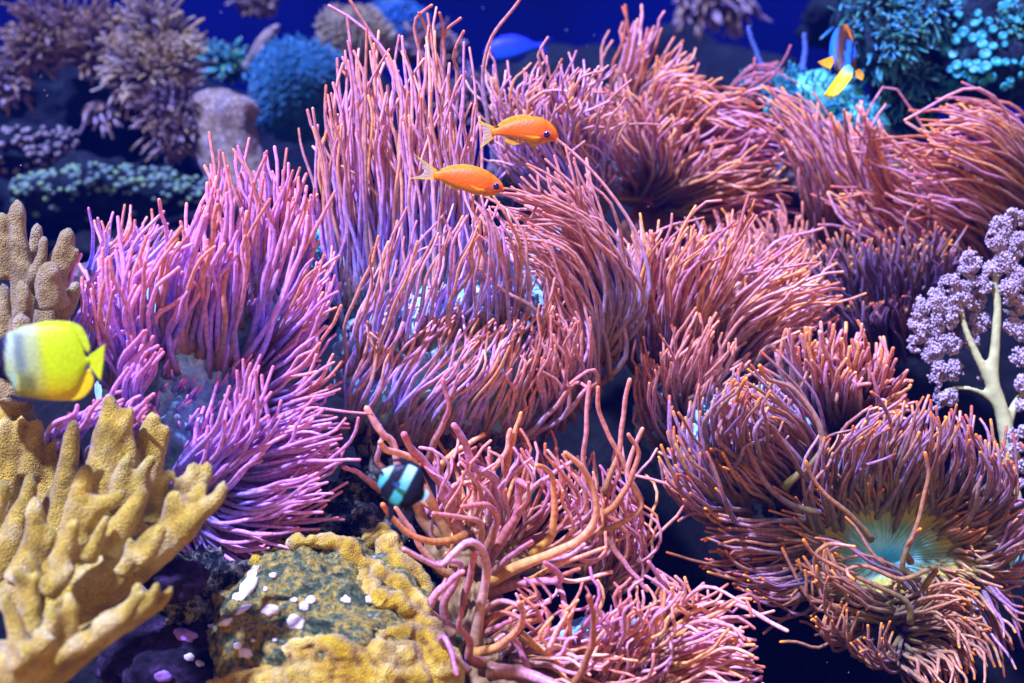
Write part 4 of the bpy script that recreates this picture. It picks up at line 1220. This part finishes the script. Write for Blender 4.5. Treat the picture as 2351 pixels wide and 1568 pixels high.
# full picture units; upper fish then lower fish
anthias('orange fish with dark eye, upper one of the two slim orange fish',
        [(1128, 304, 8), (1145, 302, 9), (1165, 299, 16), (1190, 297, 24), (1215, 298, 30), (1235, 300, 31.5), (1252, 305, 27), (1266, 311, 19), (1273, 316, 11), (1279, 321, 4)],
        [(1138, 292), (1132, 302), (1136, 316)], [(1098, 276), (1107, 291), (1112, 306), (1109, 322), (1101, 343)],
        [(1150, 294), (1175, 282), (1205, 274), (1235, 275)], [(1140, 288), (1165, 271), (1200, 263), (1238, 271)],
        [(1155, 315), (1180, 322), (1205, 326)], [(1160, 326), (1178, 334), (1204, 328)],
        [(1236, 313), (1240, 316)], [(1200, 310), (1222, 318)], (1256, 309), 1.40,
        ([(1210, 327), (1240, 330)], [(1222, 340), (1232, 336)]))
anthias('orange fish with long forked tail, lower one of the two slim orange fish',
        [(996, 404, 9), (1012, 403, 11), (1035, 405, 19), (1062, 409, 27), (1085, 413, 31), (1105, 419, 31), (1125, 426, 26), (1142, 431, 18), (1150, 434, 11), (1155, 437, 3)],
        [(1008, 393), (1000, 402), (1006, 414)], [(950, 353), (965, 370), (974, 386), (968, 401), (940, 410)],
        [(1016, 398), (1040, 392), (1070, 388), (1100, 390)], [(1010, 389), (1035, 380), (1070, 377), (1104, 385)],
        [(1016, 415), (1035, 426), (1055, 434)], [(1018, 420), (1032, 430), (1052, 438)],
        [(1108, 434), (1112, 437)], [(1076, 423), (1094, 436)], (1140, 428), 1.34)

# blue damsel in the dark water
o_ = P(1180, 110, 2.3)
r_ = empty('blue_fish', o_, 'bright blue fish hanging in the dark water at the top', 'fish')
bp = lambda u, s_, x, y: lerp((0.002, 0.03, 0.75), (0.01, 0.13, 0.95), smooth(0.6, -0.6, s_) * 0.7)
fish_body('body', [(1245, 103, 2.3, 3, 2), (1230, 105, 2.3, 8, 5), (1210, 107, 2.3, 17, 10), (1185, 110, 2.3, 26, 14), (1155, 114, 2.3, 29, 15), (1135, 118, 2.3, 25, 13), (1122, 122, 2.3, 15, 9), (1113, 126, 2.3, 5, 4)], M_scale, r_, o_, bp)
fb = lambda t, v, x, y: (0.002, 0.02, 0.7)
fin('tail_fin', [(1238, 98), (1234, 104), (1238, 110)], [(1270, 86), (1252, 100), (1250, 110), (1258, 124)], 2.3, M_fin_solid, r_, o_, fb)
fin('dorsal_fin', [(1150, 88), (1180, 86), (1212, 95)], [(1146, 82), (1182, 79), (1216, 90)], 2.3, M_fin_solid, r_, o_, fb)
fin('anal_fin', [(1165, 138), (1185, 134), (1205, 124)], [(1172, 146), (1190, 144), (1210, 130)], 2.3, M_fin_solid, r_, o_, fb)
eye(1127, 118, 2.3 - 0.011, 4, r_, o_)

# butterflyfish at the left edge
d = 1.12
o_ = P(90, 830, d)
r_ = empty('butterflyfish', o_, 'round yellow butterflyfish with pale striped front at the left edge', 'fish')


def bf(u, s_, x, y):
    x = x + noise.noise(Vector((x * 0.03, y * 0.03, 0))) * 5
    YG = lerp((0.52, 0.78, 0.001), (0.72, 0.62, 0.001), smooth(840, 920, y))
    c = YG
    pale = (0.40, 0.62, 0.45)
    wx = x - (y - 830) * 0.10
    c = lerp(c, (0.42, 0.48, 0.05), 0.6 * smooth(112, 92, wx))
    stripe = 0.5 + 0.5 * math.sin(x * 0.62)
    dots = 0.5 + 0.5 * math.sin(x * 0.9 + y * 0.25) * math.sin(y * 0.55)
    wh = smooth(100, 74, wx) * smooth(915, 830, y)
    c = lerp(c, lerp((0.36, 0.46, 0.05), (0.40, 0.56, 0.34), stripe * 0.4 + dots * 0.6), wh * 0.9)
    c = lerp(c, (0.10, 0.18, 0.18), 0.8 * smooth(26, 42, wx) * smooth(72, 46, wx) * smooth(752, 775, y) * smooth(872, 845, y))
    c = lerp(c, (0.10, 0.14, 0.04), 0.8 * smooth(36, 44, wx) * smooth(90, 66, wx) * smooth(845, 870, y) * smooth(915, 890, y))
    c = lerp(c, (0.30, 0.62, 0.42), 0.8 * smooth(38, 28, wx) * smooth(830, 880, y))
    c = lerp(c, pale, 0.7 * smooth(38, 28, wx) * smooth(850, 800, y))
    edge = 10 + max(0, y - 850) * 0.45
    c = lerp(c, (0.002, 0.004, 0.03), smooth(edge + 8, edge, x))
    return c


fish_body('body', [(204, 828, d, 7, 5), (196, 829, d, 14, 8), (186, 829, d, 46, 11), (165, 829, d, 76, 17), (130, 829, d, 88, 24), (90, 829, d, 87, 28), (50, 829, d, 80, 28), (20, 830, d, 62, 23), (-5, 838, d, 36, 16), (-28, 846, d, 14, 9), (-44, 850, d, 5, 4)], M_scale, r_, o_, bf, 60, 40)
yb = lambda t, v, x, y: (0.56, 0.78, 0.002)
ye = lambda t, v, x, y: lerp((0.54, 0.74, 0.002), (0.5, 0.7, 0.02), t)
fin('tail_fin', [(206, 815), (203, 828), (206, 842)], [(242, 790), (239, 828), (232, 876)], d, M_fin_solid, r_, o_, yb, th=1.5)
fin('dorsal_fin', [(60, 760), (120, 748), (170, 770), (190, 800)], [(55, 748), (120, 736), (182, 746), (206, 790), (204, 812)], d, M_fin_solid, r_, o_, ye, th=2)
fin('anal_fin', [(190, 850), (175, 885), (140, 905), (100, 908)], [(208, 846), (216, 880), (190, 914), (150, 920), (90, 917)], d, M_fin_solid, r_, o_, lambda t, v, x, y: (0.70, 0.60, 0.002), th=2)
fin('pelvic_fin', [(30, 905), (60, 912)], [(10, 910), (50, 924), (110, 922)], d - .004, M_fin_solid, r_, o_, lambda t, v, x, y: (0.01, 0.012, 0.02))
eye(-8, 836, d - 0.0065, 9, r_, o_)

# striped humbug
d = 1.15
o_ = P(925, 1110, d)
r_ = empty('striped_fish', o_, 'small black and turquoise white barred fish in front of the thick peach arms', 'fish')


def hb(u, s_, x, y):
    # along the body from snout (upper left) to tail (lower right)
    a_ = (x - 865) * 0.80 + (y - 1080) * 0.60 + s_ * 3
    white = lambda lo, hi: smooth(lo - 3, lo + 2, a_) * smooth(hi + 3, hi - 2, a_)
    W1, W2 = (0.45, 0.90, 0.80), (0.06, 0.50, 0.42)
    wc = lerp(W2, W1, smooth(-0.3, 0.9, s_))
    k_ = max(white(-8, 1) * smooth(0.1, 0.5, s_), white(13 - s_ * 3, 31 - 4 * abs(s_)), white(58 - s_ * 4, 80 - s_ * 6))
    return lerp((0.004, 0.008, 0.018), wc, k_)


sp = [(868, 1084, 3), (875, 1089, 13), (886, 1096, 26), (902, 1104, 38), (920, 1112, 44), (938, 1121, 44), (952, 1130, 38), (961, 1135, 26), (967, 1138, 14), (972, 1140, 9)]
fish_body('body', [(x, y, d, h * 1.14, h * 0.42) for x, y, h in sp], M_scale, r_, o_, hb, 60, 32)
bk = lambda t, v, x, y: (0.004, 0.008, 0.018)
fin('dorsal_fin', [(893, 1062), (925, 1062), (955, 1080), (968, 1108)], [(893, 1054), (930, 1053), (966, 1072), (980, 1112)], d, M_fin_solid, r_, o_, bk, th=1.5)
fin('pelvic_fin', [(888, 1128), (900, 1136)], [(892, 1206), (906, 1180)], d, M_fin_solid, r_, o_, bk)
fin('anal_fin', [(925, 1152), (945, 1158)], [(940, 1204), (950, 1182)], d, M_fin_solid, r_, o_, bk)
fin('tail_fin', [(962, 1128), (966, 1138), (962, 1150)], [(978, 1122), (986, 1134), (976, 1152)], d, M_fin_solid, r_, o_, lambda t, v, x, y: lerp((0.12, 0.5, 0.5), (0.55, 0.85, 0.85), t), th=3)
fin('pectoral_fin', [(900, 1106), (902, 1114)], [(920, 1108), (916, 1122)], d - 0.008, M_fin, r_, o_, lambda t, v, x, y: (0.01, 0.05, 0.15), d2=d - 0.011)
eye(876, 1084, d - 0.0035, 4.5, r_, o_, M_black)

# clownfish from behind
d = 1.72
o_ = P(1935, 140, d)
r_ = empty('clownfish', o_, 'dark clownfish with pale bands and yellow tail seen from behind', 'fish')


def cf(u, s_, x, y):
    a_ = x - 1935 + (y - 140) * 0.10
    c = (0.05, 0.018, 0.004)
    c = lerp(c, (0.55, 0.16, 0.01), smooth(75, 58, y) * smooth(0, 8, x - 1935))
    BL = (0.01, 0.16, 0.70)
    c = lerp(c, BL, smooth(-15, -20, a_))
    c = lerp(c, BL, smooth(3, 6, a_) * smooth(20, 15, a_) * smooth(88, 98, y))
    c = lerp(c, (0.006, 0.006, 0.03), smooth(-2, 0, a_) * smooth(5, 3, a_) * smooth(80, 95, y))
    c = lerp(c, (0.006, 0.006, 0.03), smooth(16, 19, a_) * smooth(26, 22, a_))
    c = lerp(c, BL, smooth(22, 24, a_) * smooth(80, 96, y) * smooth(140, 120, y))
    return c


fish_body('body', [(1941, 56, d + .045, 2, 3), (1939, 64, d + .04, 15, 14), (1936, 82, d + .03, 25, 22), (1934, 106, d + .02, 30, 28), (1936, 130, d + .01, 32, 28), (1940, 152, d, 26, 24), (1942, 172, d - .01, 14, 16), (1942, 188, d - .015, 6, 8)],
          M_scale, r_, o_, cf, 40, 30)
fin('tail_fin', [(1937, 152), (1950, 148), (1960, 158)], [(1890, 218), (1906, 225), (1926, 216), (1957, 178)], d - .018, M_fin_solid, r_, o_,
    lambda t, v, x, y: lerp((0.12, 0.42, 0.30), (0.68, 0.62, 0.01), smooth(0.15, 0.45, t + (0.5 - v) * 0.4)), th=2.5, d2=d - .045)
fin('pectoral_fin', [(1912, 128), (1916, 142)], [(1877, 142), (1888, 152), (1906, 160)], d - .005, M_fin_solid, r_, o_, lambda t, v, x, y: (0.85, 0.50, 0.01), d2=d - .008)
fin('pectoral_fin', [(1962, 164), (1966, 178)], [(1974, 158), (1984, 172), (1980, 186)], d - .005, M_fin_solid, r_, o_, lambda t, v, x, y: (0.85, 0.44, 0.01), d2=d - .008)
fin('dorsal_fin', [(1940, 60), (1950, 84), (1958, 110)], [(1944, 54), (1954, 76), (1962, 104)], d + .02, M_fin_solid, r_, o_, lambda t, v, x, y: (0.6, 0.2, 0.01), d2=d + .018)


# ------------------------------------------------------------------ branching tree coral on the right
M_stem = flat_mat('pale_stem', (0.50, 0.56, 0.22), 0.55, 0.3, 0.2, 60, 0.002)
M_polyp = flat_mat('lilac_polyps', (0.50, 0.43, 0.50), 0.8, 0.2, 0.35, 150)
d = 1.62
root = empty('tree_coral', P(2310, 1040, d), 'pale branching tree coral with knobbly lilac crown at the right edge', 'coral')
fused('trunk', [
    ([(2322, 1060, d), (2312, 1000, d), (2296, 930, d), (2280, 870, d), (2286, 780, d), (2290, 700, d), (2285, 640, d), (2300, 580, d), (2320, 520, d)], [22, 19, 16, 14, 12, 10, 9, 8, 6]),
    ([(2292, 930, d), (2268, 870, d), (2240, 810, d), (2215, 750, d), (2205, 690, d), (2190, 640, d)], [15, 12, 10, 8, 6, 5]),
    ([(2300, 940, d), (2250, 900, d), (2200, 890, d), (2160, 900, d)], [9, 7, 6, 5]),
    ([(2310, 980, d), (2330, 930, d + .01), (2360, 890, d + .01)], [14, 10, 8])], 0.003, M_stem, root, smooth=3)


def cauli(name, centres, mat, parent, n=120, r=4.2, d=1.62, dj=0.03):
    L = Lump()
    for (x, y, rr, *dd) in centres:
        dc = d + (dd[0] if dd else 0)
        m_ = int(n * (rr / 30) ** 1.6)
        for _ in range(m_):
            v = Vector((random.gauss(0, 1), random.gauss(0, 1), random.gauss(0, 1))).normalized() * (random.random() ** 0.35)
            # buds bunched on little twigs
            q = P(x + v.x * rr, y - v.z * rr, dc + v.y * rr * K * dc)
            k_ = noise.noise(q * 90)
            if k_ < -0.16 or noise.noise(q * 33) < -0.40: continue
            L.ball(q, r * K * dc * random.uniform(0.6, 1.25), 5, 4, random.random(), 0.25)
    o = L.build(name, mat, parent, parent.location)
    o['kind'] = 'stuff'
    return o


cauli('polyp_crown', [(2230, 600, 26), (2215, 640, 30), (2180, 650, 26), (2150, 690, 30), (2120, 700, 24), (2108, 740, 24), (2130, 760, 30), (2170, 730, 32), (2205, 690, 30), (2100, 790, 20), (2140, 810, 26), (2180, 790, 28),
                      (2160, 850, 26), (2140, 880, 22), (2190, 850, 26), (2150, 920, 22), (2180, 910, 22), (2240, 690, 26, .02), (2250, 740, 26, .02), (2230, 780, 22, .02)], M_polyp, root, 800, 2.8, d)
cauli('polyp_crown', [(2300, 520, 28), (2330, 500, 24), (2290, 550, 28), (2340, 560, 30), (2310, 600, 30), (2280, 620, 24), (2340, 640, 30), (2330, 700, 28), (2350, 760, 26), (2340, 820, 24), (2350, 880, 22), (2262, 650, 24), (2325, 750, 22), (2350, 930, 20),
                      (2315, 660, 24, -.02), (2255, 860, 14, .02)], M_polyp, root, 800, 2.8, d)
root = empty('tree_coral', P(2330, 1130, 1.60), 'small tufted pale coral low at the right edge beneath the tree coral', 'coral')
fused('trunk', [([(2340, 1150, 1.60), (2330, 1100, 1.60), (2335, 1060, 1.60)], [10, 8, 7])], 0.003, M_stem, root, smooth=3)
cauli('polyp_crown', [(2310, 1040, 18), (2335, 1030, 20), (2345, 1070, 18), (2325, 1000, 16), (2350, 990, 16), (2340, 1110, 14)], M_polyp, root, 320, 3.6, 1.60)
M_aqua = flat_mat('aqua_tissue', (0.10, 0.55, 0.50), 0.5, 0.4, 0.5, 90, 0.003)
root = empty('brain_coral', P(2345, 1320, 1.60), 'ridged aqua coral lump cut by the right edge below the tree coral', 'coral')
fused('lump', [([(2345, 1320, 1.6), (2345, 1270, 1.58)], [28, 24])], 0.003, M_aqua, root, disp=0.012, dscale=0.02)
fused('ridge', [([(2320, 1310, 1.575), (2330, 1280, 1.565), (2350, 1262, 1.56), (2375, 1258, 1.56)], [5, 6, 6, 5]), ([(2322, 1325, 1.575), (2340, 1318, 1.57), (2370, 1300, 1.56)], [5, 5, 5])], 0.0022, M_stem, root)

# ------------------------------------------------------------------ upper right: button polyps and toadstool coral
M_teal = flat_mat('teal_polyp', (0.015, 0.30, 0.36), 0.35, 0.5, 0.6, 60)
M_tealc = flat_mat('bright_polyp_mouth', (0.10, 0.75, 0.60), 0.35, 0.5, 0.3, 200)
M_tealrock = rock_mat('teal_rock', [(0.35, (0.004, 0.008, 0.02)), (0.5, (0.01, 0.03, 0.06)), (0.62, (0.02, 0.10, 0.12)), (0.75, (0.05, 0.25, 0.22))], 30, 0.012)
rk, RB = rock(2290, 130, 2.10, 160, 130, 0.09, M_tealrock, 'dark teal rock crowned with turquoise button polyps in the upper right corner', 'rock', 0.03, 12, None, 'polyp_rock', 0.01, 45, 80, 60)


def button(x, y, r, d0, parent):
    dd, nn = cast(RB, x, y, d0)
    c = P(x, y, dd)
    nn = nn or -FWD
    if nn.dot(-FWD) < 0: nn = -nn
    nn = (nn + Vector((random.uniform(-.3, .3), -0.6, random.uniform(0, .5)))).normalized()
    a = nn.orthogonal().normalized(); b = nn.cross(a)
    vs, fs, sg = [c + nn * 0.004], [], 14
    R_ = r * K * dd
    for k_, h in ((0.25, 0.35), (0.5, 0.55), (0.85, 0.5), (1.0, 0.25), (0.8, -0.1), (0.35, -0.5), (0.3, -1.4)):
        for j in range(sg):
            th = 2 * PI * j / sg
            w = R_ * k_ * (1 + 0.05 * math.sin(th * 7))
            vs.append(c + nn * (0.004 + h * R_) + a * (w * math.cos(th)) + b * (w * math.sin(th)))
    for j in range(sg):
        fs.append((0, 1 + j, 1 + (j + 1) % sg))
        for q in range(6):
            o2 = 1 + q * sg
            fs.append((o2 + j, o2 + sg + j, o2 + sg + (j + 1) % sg, o2 + (j + 1) % sg))
    o = link('button_polyp', vs, fs, M_teal, parent, c)
    L = Lump(); L.ball(c + nn * (0.004 + 0.2 * R_), R_ * 0.3, 8, 6); L.build('mouth', M_tealc, o, c)


pos = [(2175, 115, 16), (2195, 95, 15), (2215, 75, 14), (2235, 90, 12), (2160, 105, 12), (2250, 85, 13), (2255, 108, 14), (2262, 128, 15), (2280, 112, 11), (2190, 130, 12), (2238, 60, 11)]
pos += [(2150 + i * 17 + random.uniform(-5, 5), 215 - i * 6 + random.uniform(-6, 6), random.uniform(10, 14)) for i in range(8)]
pos += [(2150 + i * 17 + random.uniform(-5, 5), 192 - i * 5 + random.uniform(-6, 6), random.uniform(10, 15)) for i in range(9)]
pos += [(2160 + i * 20 + random.uniform(-5, 5), 165 - i * 3 + random.uniform(-6, 6), random.uniform(9, 13)) for i in range(6)]
pos += [(random.uniform(2180, 2350), random.uniform(0, 70), random.uniform(7, 12)) for _ in range(26)]
pos += [(random.uniform(2290, 2350), random.uniform(70, 200), random.uniform(7, 11)) for _ in range(12)]
for x, y, r in pos:
    button(x, y, r, 2.04, rk)

T_teal = tentacle_mat('teal_tentacle', (0.01, 0.05, 0.08), (0.02, 0.20, 0.25), (0.05, 0.45, 0.48), (0.35, 0.75, 0.30), (0.2, 0.5, 1.0), 0.6)
T_cyan = tentacle_mat('cyan_tentacle', (0.01, 0.12, 0.16), (0.01, 0.20, 0.26), (0.015, 0.32, 0.40), (0.12, 0.60, 0.35), (0.2, 0.6, 1.0), 0.6)


def polyp_coral(name, label, ells, tmat, bmat, n, ln, r, region=None, tentname='polyp', cat='coral', up=0.35, sides=5, segs=5, stuff=False):
    """a lumpy body covered in short waving polyps growing along its surface"""
    o0 = P(ells[0][0], ells[0][1] + ells[0][4], ells[0][2])
    r_ = empty(name, o0, label, cat)
    b, bv = ellipsoid_obj('coral_body', ells, bmat, r_, o0, 0.015, 14, 48, 30, 0, None, 0.004, 60)
    L = Lump()
    made = tries = 0
    while made < n and tries < n * 6:
        tries += 1
        e_ = random.choice(ells)
        x = e_[0] + random.uniform(-1, 1) * e_[3]; y = e_[1] + random.uniform(-1, 1) * e_[4]
        if region and not region(x, y): continue
        dd, nn = cast(bv, x, y, None)
        if dd is None: continue
        if nn.dot(-FWD) < 0: nn = -nn
        dv = (nn + Vector((random.uniform(-.5, .5), random.uniform(-.5, .2), random.uniform(-.3, .5) + up))).normalized()
        c0 = P(x, y, dd); l_ = ln * random.uniform(0.6, 1.3) * K * dd
        bend = Vector((random.uniform(-.5, .5), random.uniform(-.3, .3), random.uniform(-.6, .3)))
        C = np.array([tuple(c0 + dv * (l_ * t) + bend * (l_ * t * t * 0.5)) for t in np.linspace(0, 1, segs)])
        rr = np.linspace(r, r * 0.6, segs) * K * dd * random.uniform(0.8, 1.2)
        rr[-1] *= 0.6
        vs = tube_data(C, rr, sides)
        al = np.r_[np.repeat(np.linspace(0.1, 1, segs), sides), 0, 1]
        if made < 290 and not stuff:
            link(tentname, vs, tube_faces(segs, sides), tmat, r_, Vector(C[0]), {'along': al})
        else:
            L.add(vs, tube_faces(segs, sides), al.tolist())
        made += 1
    if L.v:
        o = L.build(tentname + '_tuft', tmat, r_, r_.location); o['kind'] = 'stuff'
    return r_


polyp_coral('polyp_coral', 'dark coral with drooping teal and yellow tipped polyps behind the clownfish', [(2010, 60, 2.10, 100, 110, 0.06), (2080, 170, 2.15, 70, 90, 0.05), (2110, 40, 2.1, 70, 50, 0.05)],
            T_teal, M_tealrock, 420, 34, 3.6, up=-0.2)
polyp_coral('polyp_coral', 'dense turquoise polyp mat behind the turquoise button polyps', [(2320, 60, 2.06, 70, 60, 0.04)], T_teal, M_tealrock, 140, 20, 3.6)
polyp_coral('soft_coral', 'cyan feathery coral glowing beneath the clownfish tail', [(1870, 250, 2.12, 110, 80, 0.05), (1950, 290, 2.10, 80, 50, 0.04), (1760, 200, 2.15, 70, 30, 0.03)], T_cyan, M_aqua, 420, 26, 3.2)
polyp_coral('soft_coral', 'green feathery coral tuft between the left and centre anemones', [(745, 560, 1.72, 40, 60, 0.03)], T_cyan, M_aqua, 80, 26, 3.4)
polyp_coral('soft_coral', 'faint teal coral in shadow above the right hand anemone', [(2090, 270, 2.2, 60, 30, 0.03)], T_teal, M_tealrock, 70, 34, 2.4)

M_whip = flat_mat('blue_whip', (0.10, 0.20, 0.55), 0.5, 0.3, 0.4, 100)
for lab, pts in (('thin beaded blue sea whip standing left of the clownfish', [(1752, 178), (1738, 130), (1724, 95), (1716, 62)]),
                 ('short beaded blue sea whip nearest the clownfish', [(1838, 170), (1842, 140), (1846, 110), (1844, 78)])):
    L = Lump()
    q = crom([(x, y, 2.12) for x, y in pts], 15)
    L.tube([tuple(p_) for p_ in q], [3, 2.5], 8, 16)
    o = L.build('sea_whip', M_whip, None, P(*q[0])); tag(o, lab, 'coral')
    for i in range(2, 15):
        B_ = Lump(); B_.ball(P(q[i, 0] + random.uniform(2, 4), q[i, 1], 2.115), (6.0 - i * 0.12) * K * 2.12, 8, 6, 0, 0.1, (1.3, 1, .6)); B_.build('bead', M_whip, o, P(*q[i]))

# ------------------------------------------------------------------ upper left background
T_tanp = tentacle_mat('tan_polyp', (0.10, 0.06, 0.05), (0.20, 0.18, 0.12), (0.40, 0.37, 0.26), (0.58, 0.54, 0.42), (0.4, 0.4, 1.0), 0.5)
T_mauvep = tentacle_mat('mauve_polyp', (0.08, 0.05, 0.06), (0.11, 0.09, 0.09), (0.24, 0.19, 0.17), (0.36, 0.31, 0.29), (0.4, 0.4, 1.0), 0.5)
M_body = rock_mat('dusky_body', [(0.35, (0.02, 0.015, 0.02)), (0.6, (0.08, 0.05, 0.06)), (0.75, (0.14, 0.09, 0.08))], 30, 0.008)
M_far = rock_mat('far_rock', [(0.35, (0.001, 0.004, 0.012)), (0.55, (0.003, 0.010, 0.025)), (0.7, (0.012, 0.025, 0.04))], 18, 0.012)
rock(180, 250, 2.75, 210, 150, 0.20, M_far, 'dark rock under the brown feathery corals at the upper left', 'rock', 0.06, 6)
rock(60, 420, 2.8, 150, 120, 0.14, M_far, 'dim rubble rock at the left edge beneath the feathery corals', 'rock', 0.05, 7)
polyp_coral('feather_coral', 'mauve brown feathery coral with long fingers in the top left corner', [(150, 60, 2.5, 110, 60, 0.05), (90, 110, 2.5, 60, 40, 0.04), (230, 110, 2.5, 80, 70, 0.05)], T_mauvep, M_body, 520, 46, 4.2, segs=7)
polyp_coral('feather_coral', 'fan shaped tan feathery coral, palest of the upper left corals', [(350, 90, 2.45, 80, 75, 0.05), (330, 170, 2.45, 90, 60, 0.05), (410, 140, 2.45, 40, 50, 0.04)], T_tanp, M_body, 520, 52, 4.2, up=0.2, segs=7)
polyp_coral('feather_coral', 'drooping brown feathery coral beside the pale stalk', [(390, 260, 2.42, 65, 60, 0.04), (420, 310, 2.42, 50, 40, 0.03)], T_mauvep, M_body, 260, 46, 4.2, up=-0.1, segs=7)
polyp_coral('feather_coral', 'small brown coral sprig hanging from the dark rock', [(235, 260, 2.5, 40, 30, 0.03)], T_mauvep, M_body, 26, 40, 6, up=-0.9)
polyp_coral('feather_coral', 'dim brown coral clump at the left edge below the corner coral', [(25, 190, 2.5, 45, 50, 0.03)], T_mauvep, M_body, 50, 38, 6, up=-0.5)
polyp_coral('feather_coral', 'blurred mauve coral behind the tall tentacles of the centre anemone', [(1080, 230, 2.6, 60, 60, 0.04), (990, 110, 2.7, 70, 50, 0.04)], T_mauvep, M_body, 90, 34, 6)
polyp_coral('feather_coral', 'blurred pinkish coral hanging at the top edge right of centre', [(1640, 10, 2.9, 90, 45, 0.04)], T_mauvep, M_body, 80, 40, 6, up=-0.8)

M_ballt = tentacle_mat('blue_fuzz', (0.005, 0.04, 0.12), (0.01, 0.10, 0.26), (0.015, 0.18, 0.42), (0.04, 0.34, 0.55), (0.2, 0.5, 1.0), 0.6)
M_ballt2 = tentacle_mat('grey_fuzz', (0.06, 0.07, 0.08), (0.16, 0.17, 0.16), (0.30, 0.29, 0.24), (0.40, 0.40, 0.32), (0.3, 0.5, 1.0), 0.6)
M_ballb = flat_mat('blue_body', (0.03, 0.08, 0.14), 0.8, 0.2, 0.5, 40)
polyp_coral('ball_coral', 'large round blue fuzzy ball coral in the background', [(690, 205, 2.55, 108, 112, 0.12)], M_ballt, M_ballb, 2600, 16, 2.6, stuff=True, tentname='fuzz', up=0.1, segs=3, sides=4)
polyp_coral('ball_coral', 'greyer fuzzy ball coral above and behind the large blue one', [(815, 95, 2.72, 84, 76, 0.10)], M_ballt2, M_body, 1800, 14, 2.6, stuff=True, tentname='fuzz', up=0.1, segs=3, sides=4)
polyp_coral('ball_coral', 'dim blue ball coral at the top edge behind the grey one', [(905, 75, 2.95, 75, 70, 0.08)], M_ballt, M_ballb, 1200, 12, 2.6, stuff=True, tentname='fuzz', up=0.1, segs=3, sides=4)
polyp_coral('reef_coral', 'small blue green coral bush left of the large blue ball', [(530, 145, 2.7, 60, 40, 0.04)], T_teal, M_tealrock, 90, 22, 5)

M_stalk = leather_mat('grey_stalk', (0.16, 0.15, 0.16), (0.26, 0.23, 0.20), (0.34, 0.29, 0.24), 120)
o0 = P(520, 400, 2.4)
root = empty('leather_coral', o0, 'pale flat topped leather coral stalk below the blue ball coral', 'coral')
fused('stalk', [([(575, 480, 2.4), (548, 400, 2.4), (524, 330, 2.4), (514, 212, 2.4)], [84, 76, 70, 66]), ([(448, 258, 2.4), (480, 252, 2.4), (540, 254, 2.4), (592, 262, 2.4)], [40, 44, 44, 40])], 0.006, M_stalk, root, disp=0.02, dscale=0.05, smooth=8)
root = empty('sponge', P(620, 120, 2.65), 'pointed pale sponge blade standing above the blue green coral bush', 'sponge')
fused('blade', [([(590, 130, 2.65), (610, 90, 2.65), (645, 52, 2.65)], [20, 17, 6]), ([(600, 120, 2.65), (575, 135, 2.65), (560, 165, 2.65)], [14, 10, 8])], 0.004, M_stalk, root, disp=0.01, dscale=0.03)

M_pale = flat_mat('pale_button', (0.07, 0.15, 0.14), 0.6, 0.3, 0.5, 90)
M_pale2 = flat_mat('pale_green_button', (0.12, 0.26, 0.13), 0.6, 0.3, 0.4, 90)
rk, RB = rock(250, 445, 2.35, 230, 75, 0.10, M_far, 'long ledge rock covered with pale green button polyps at the left', 'rock', 0.035, 9, None, 'polyp_rock', 0.01, 40, 80, 50)
lp = []
for i in range(230):
    x = random.uniform(15, 470)
    top = 375 + 40 * ((x - 250) / 230) ** 2
    y = top + abs(random.gauss(0, 1)) * 42
    dd, nn = cast(RB, x, y, None)
    if dd is None: continue
    B_ = Lump(); r = random.uniform(4, 10) * K * dd
    B_.ball(P(x, y, dd - 0.002), r, 8, 6, 0, 0.12, (1, 0.6, 0.8))
    B_.build('button_polyp', M_pale2 if random.random() < 0.3 else M_pale, rk, P(x, y, dd))
rk2, RB = rock(70, 345, 2.45, 120, 60, 0.08, M_far, 'dim knobbly rubble with brown polyps above the polyp ledge', 'rock', 0.03, 10, None, 'polyp_rock', 0.01, 40, 60, 40)
for i in range(90):
    x, y = random.uniform(-10, 180), random.uniform(290, 395)
    dd, nn = cast(RB, x, y, None)
    if dd is None: continue
    B_ = Lump(); B_.ball(P(x, y, dd - 0.002), random.uniform(4, 9) * K * dd, 8, 6, 0, 0.15, (1, 0.6, 0.8))
    B_.build('button_polyp', M_stalk, rk2, P(x, y, dd))
polyp_coral('soft_coral', 'pinkish brown coral hanging at the top edge above the ball corals', [(590, 0, 3.0, 50, 30, 0.04)], T_mauvep, M_body, 50, 20, 5, up=-0.5)

for lab, e_ in (('faint dark reef outcrop in the deep water behind the blue fish', (1450, 230, 3.3, 420, 130, 0.2)), ('dim rock overhang across the top behind the clownfish', (2150, 40, 3.0, 330, 120, 0.2)),
                ('shadowy rock slope far behind the feathery corals', (250, 330, 3.3, 420, 180, 0.2)), ('dim rock behind the round ball corals', (760, 330, 3.1, 260, 150, 0.15))):
    rock(*e_, M_far, lab, 'rock', 0.09, 5, None, 'far_rock')

L = Lump()
for i in range(260):
    x, y, d_ = random.uniform(0, 2351), random.uniform(0, 1568), random.uniform(1.15, 3.0)
    if d_ > 1.5 and y > 500: continue
    L.ball(P(x, y, d_), random.uniform(0.5, 1.3) * K * d_, 5, 4, 0, 0.2)
tag(L.build('drifting_specks', M_white, None, P(1175, 400, 2.0)), kind='stuff')
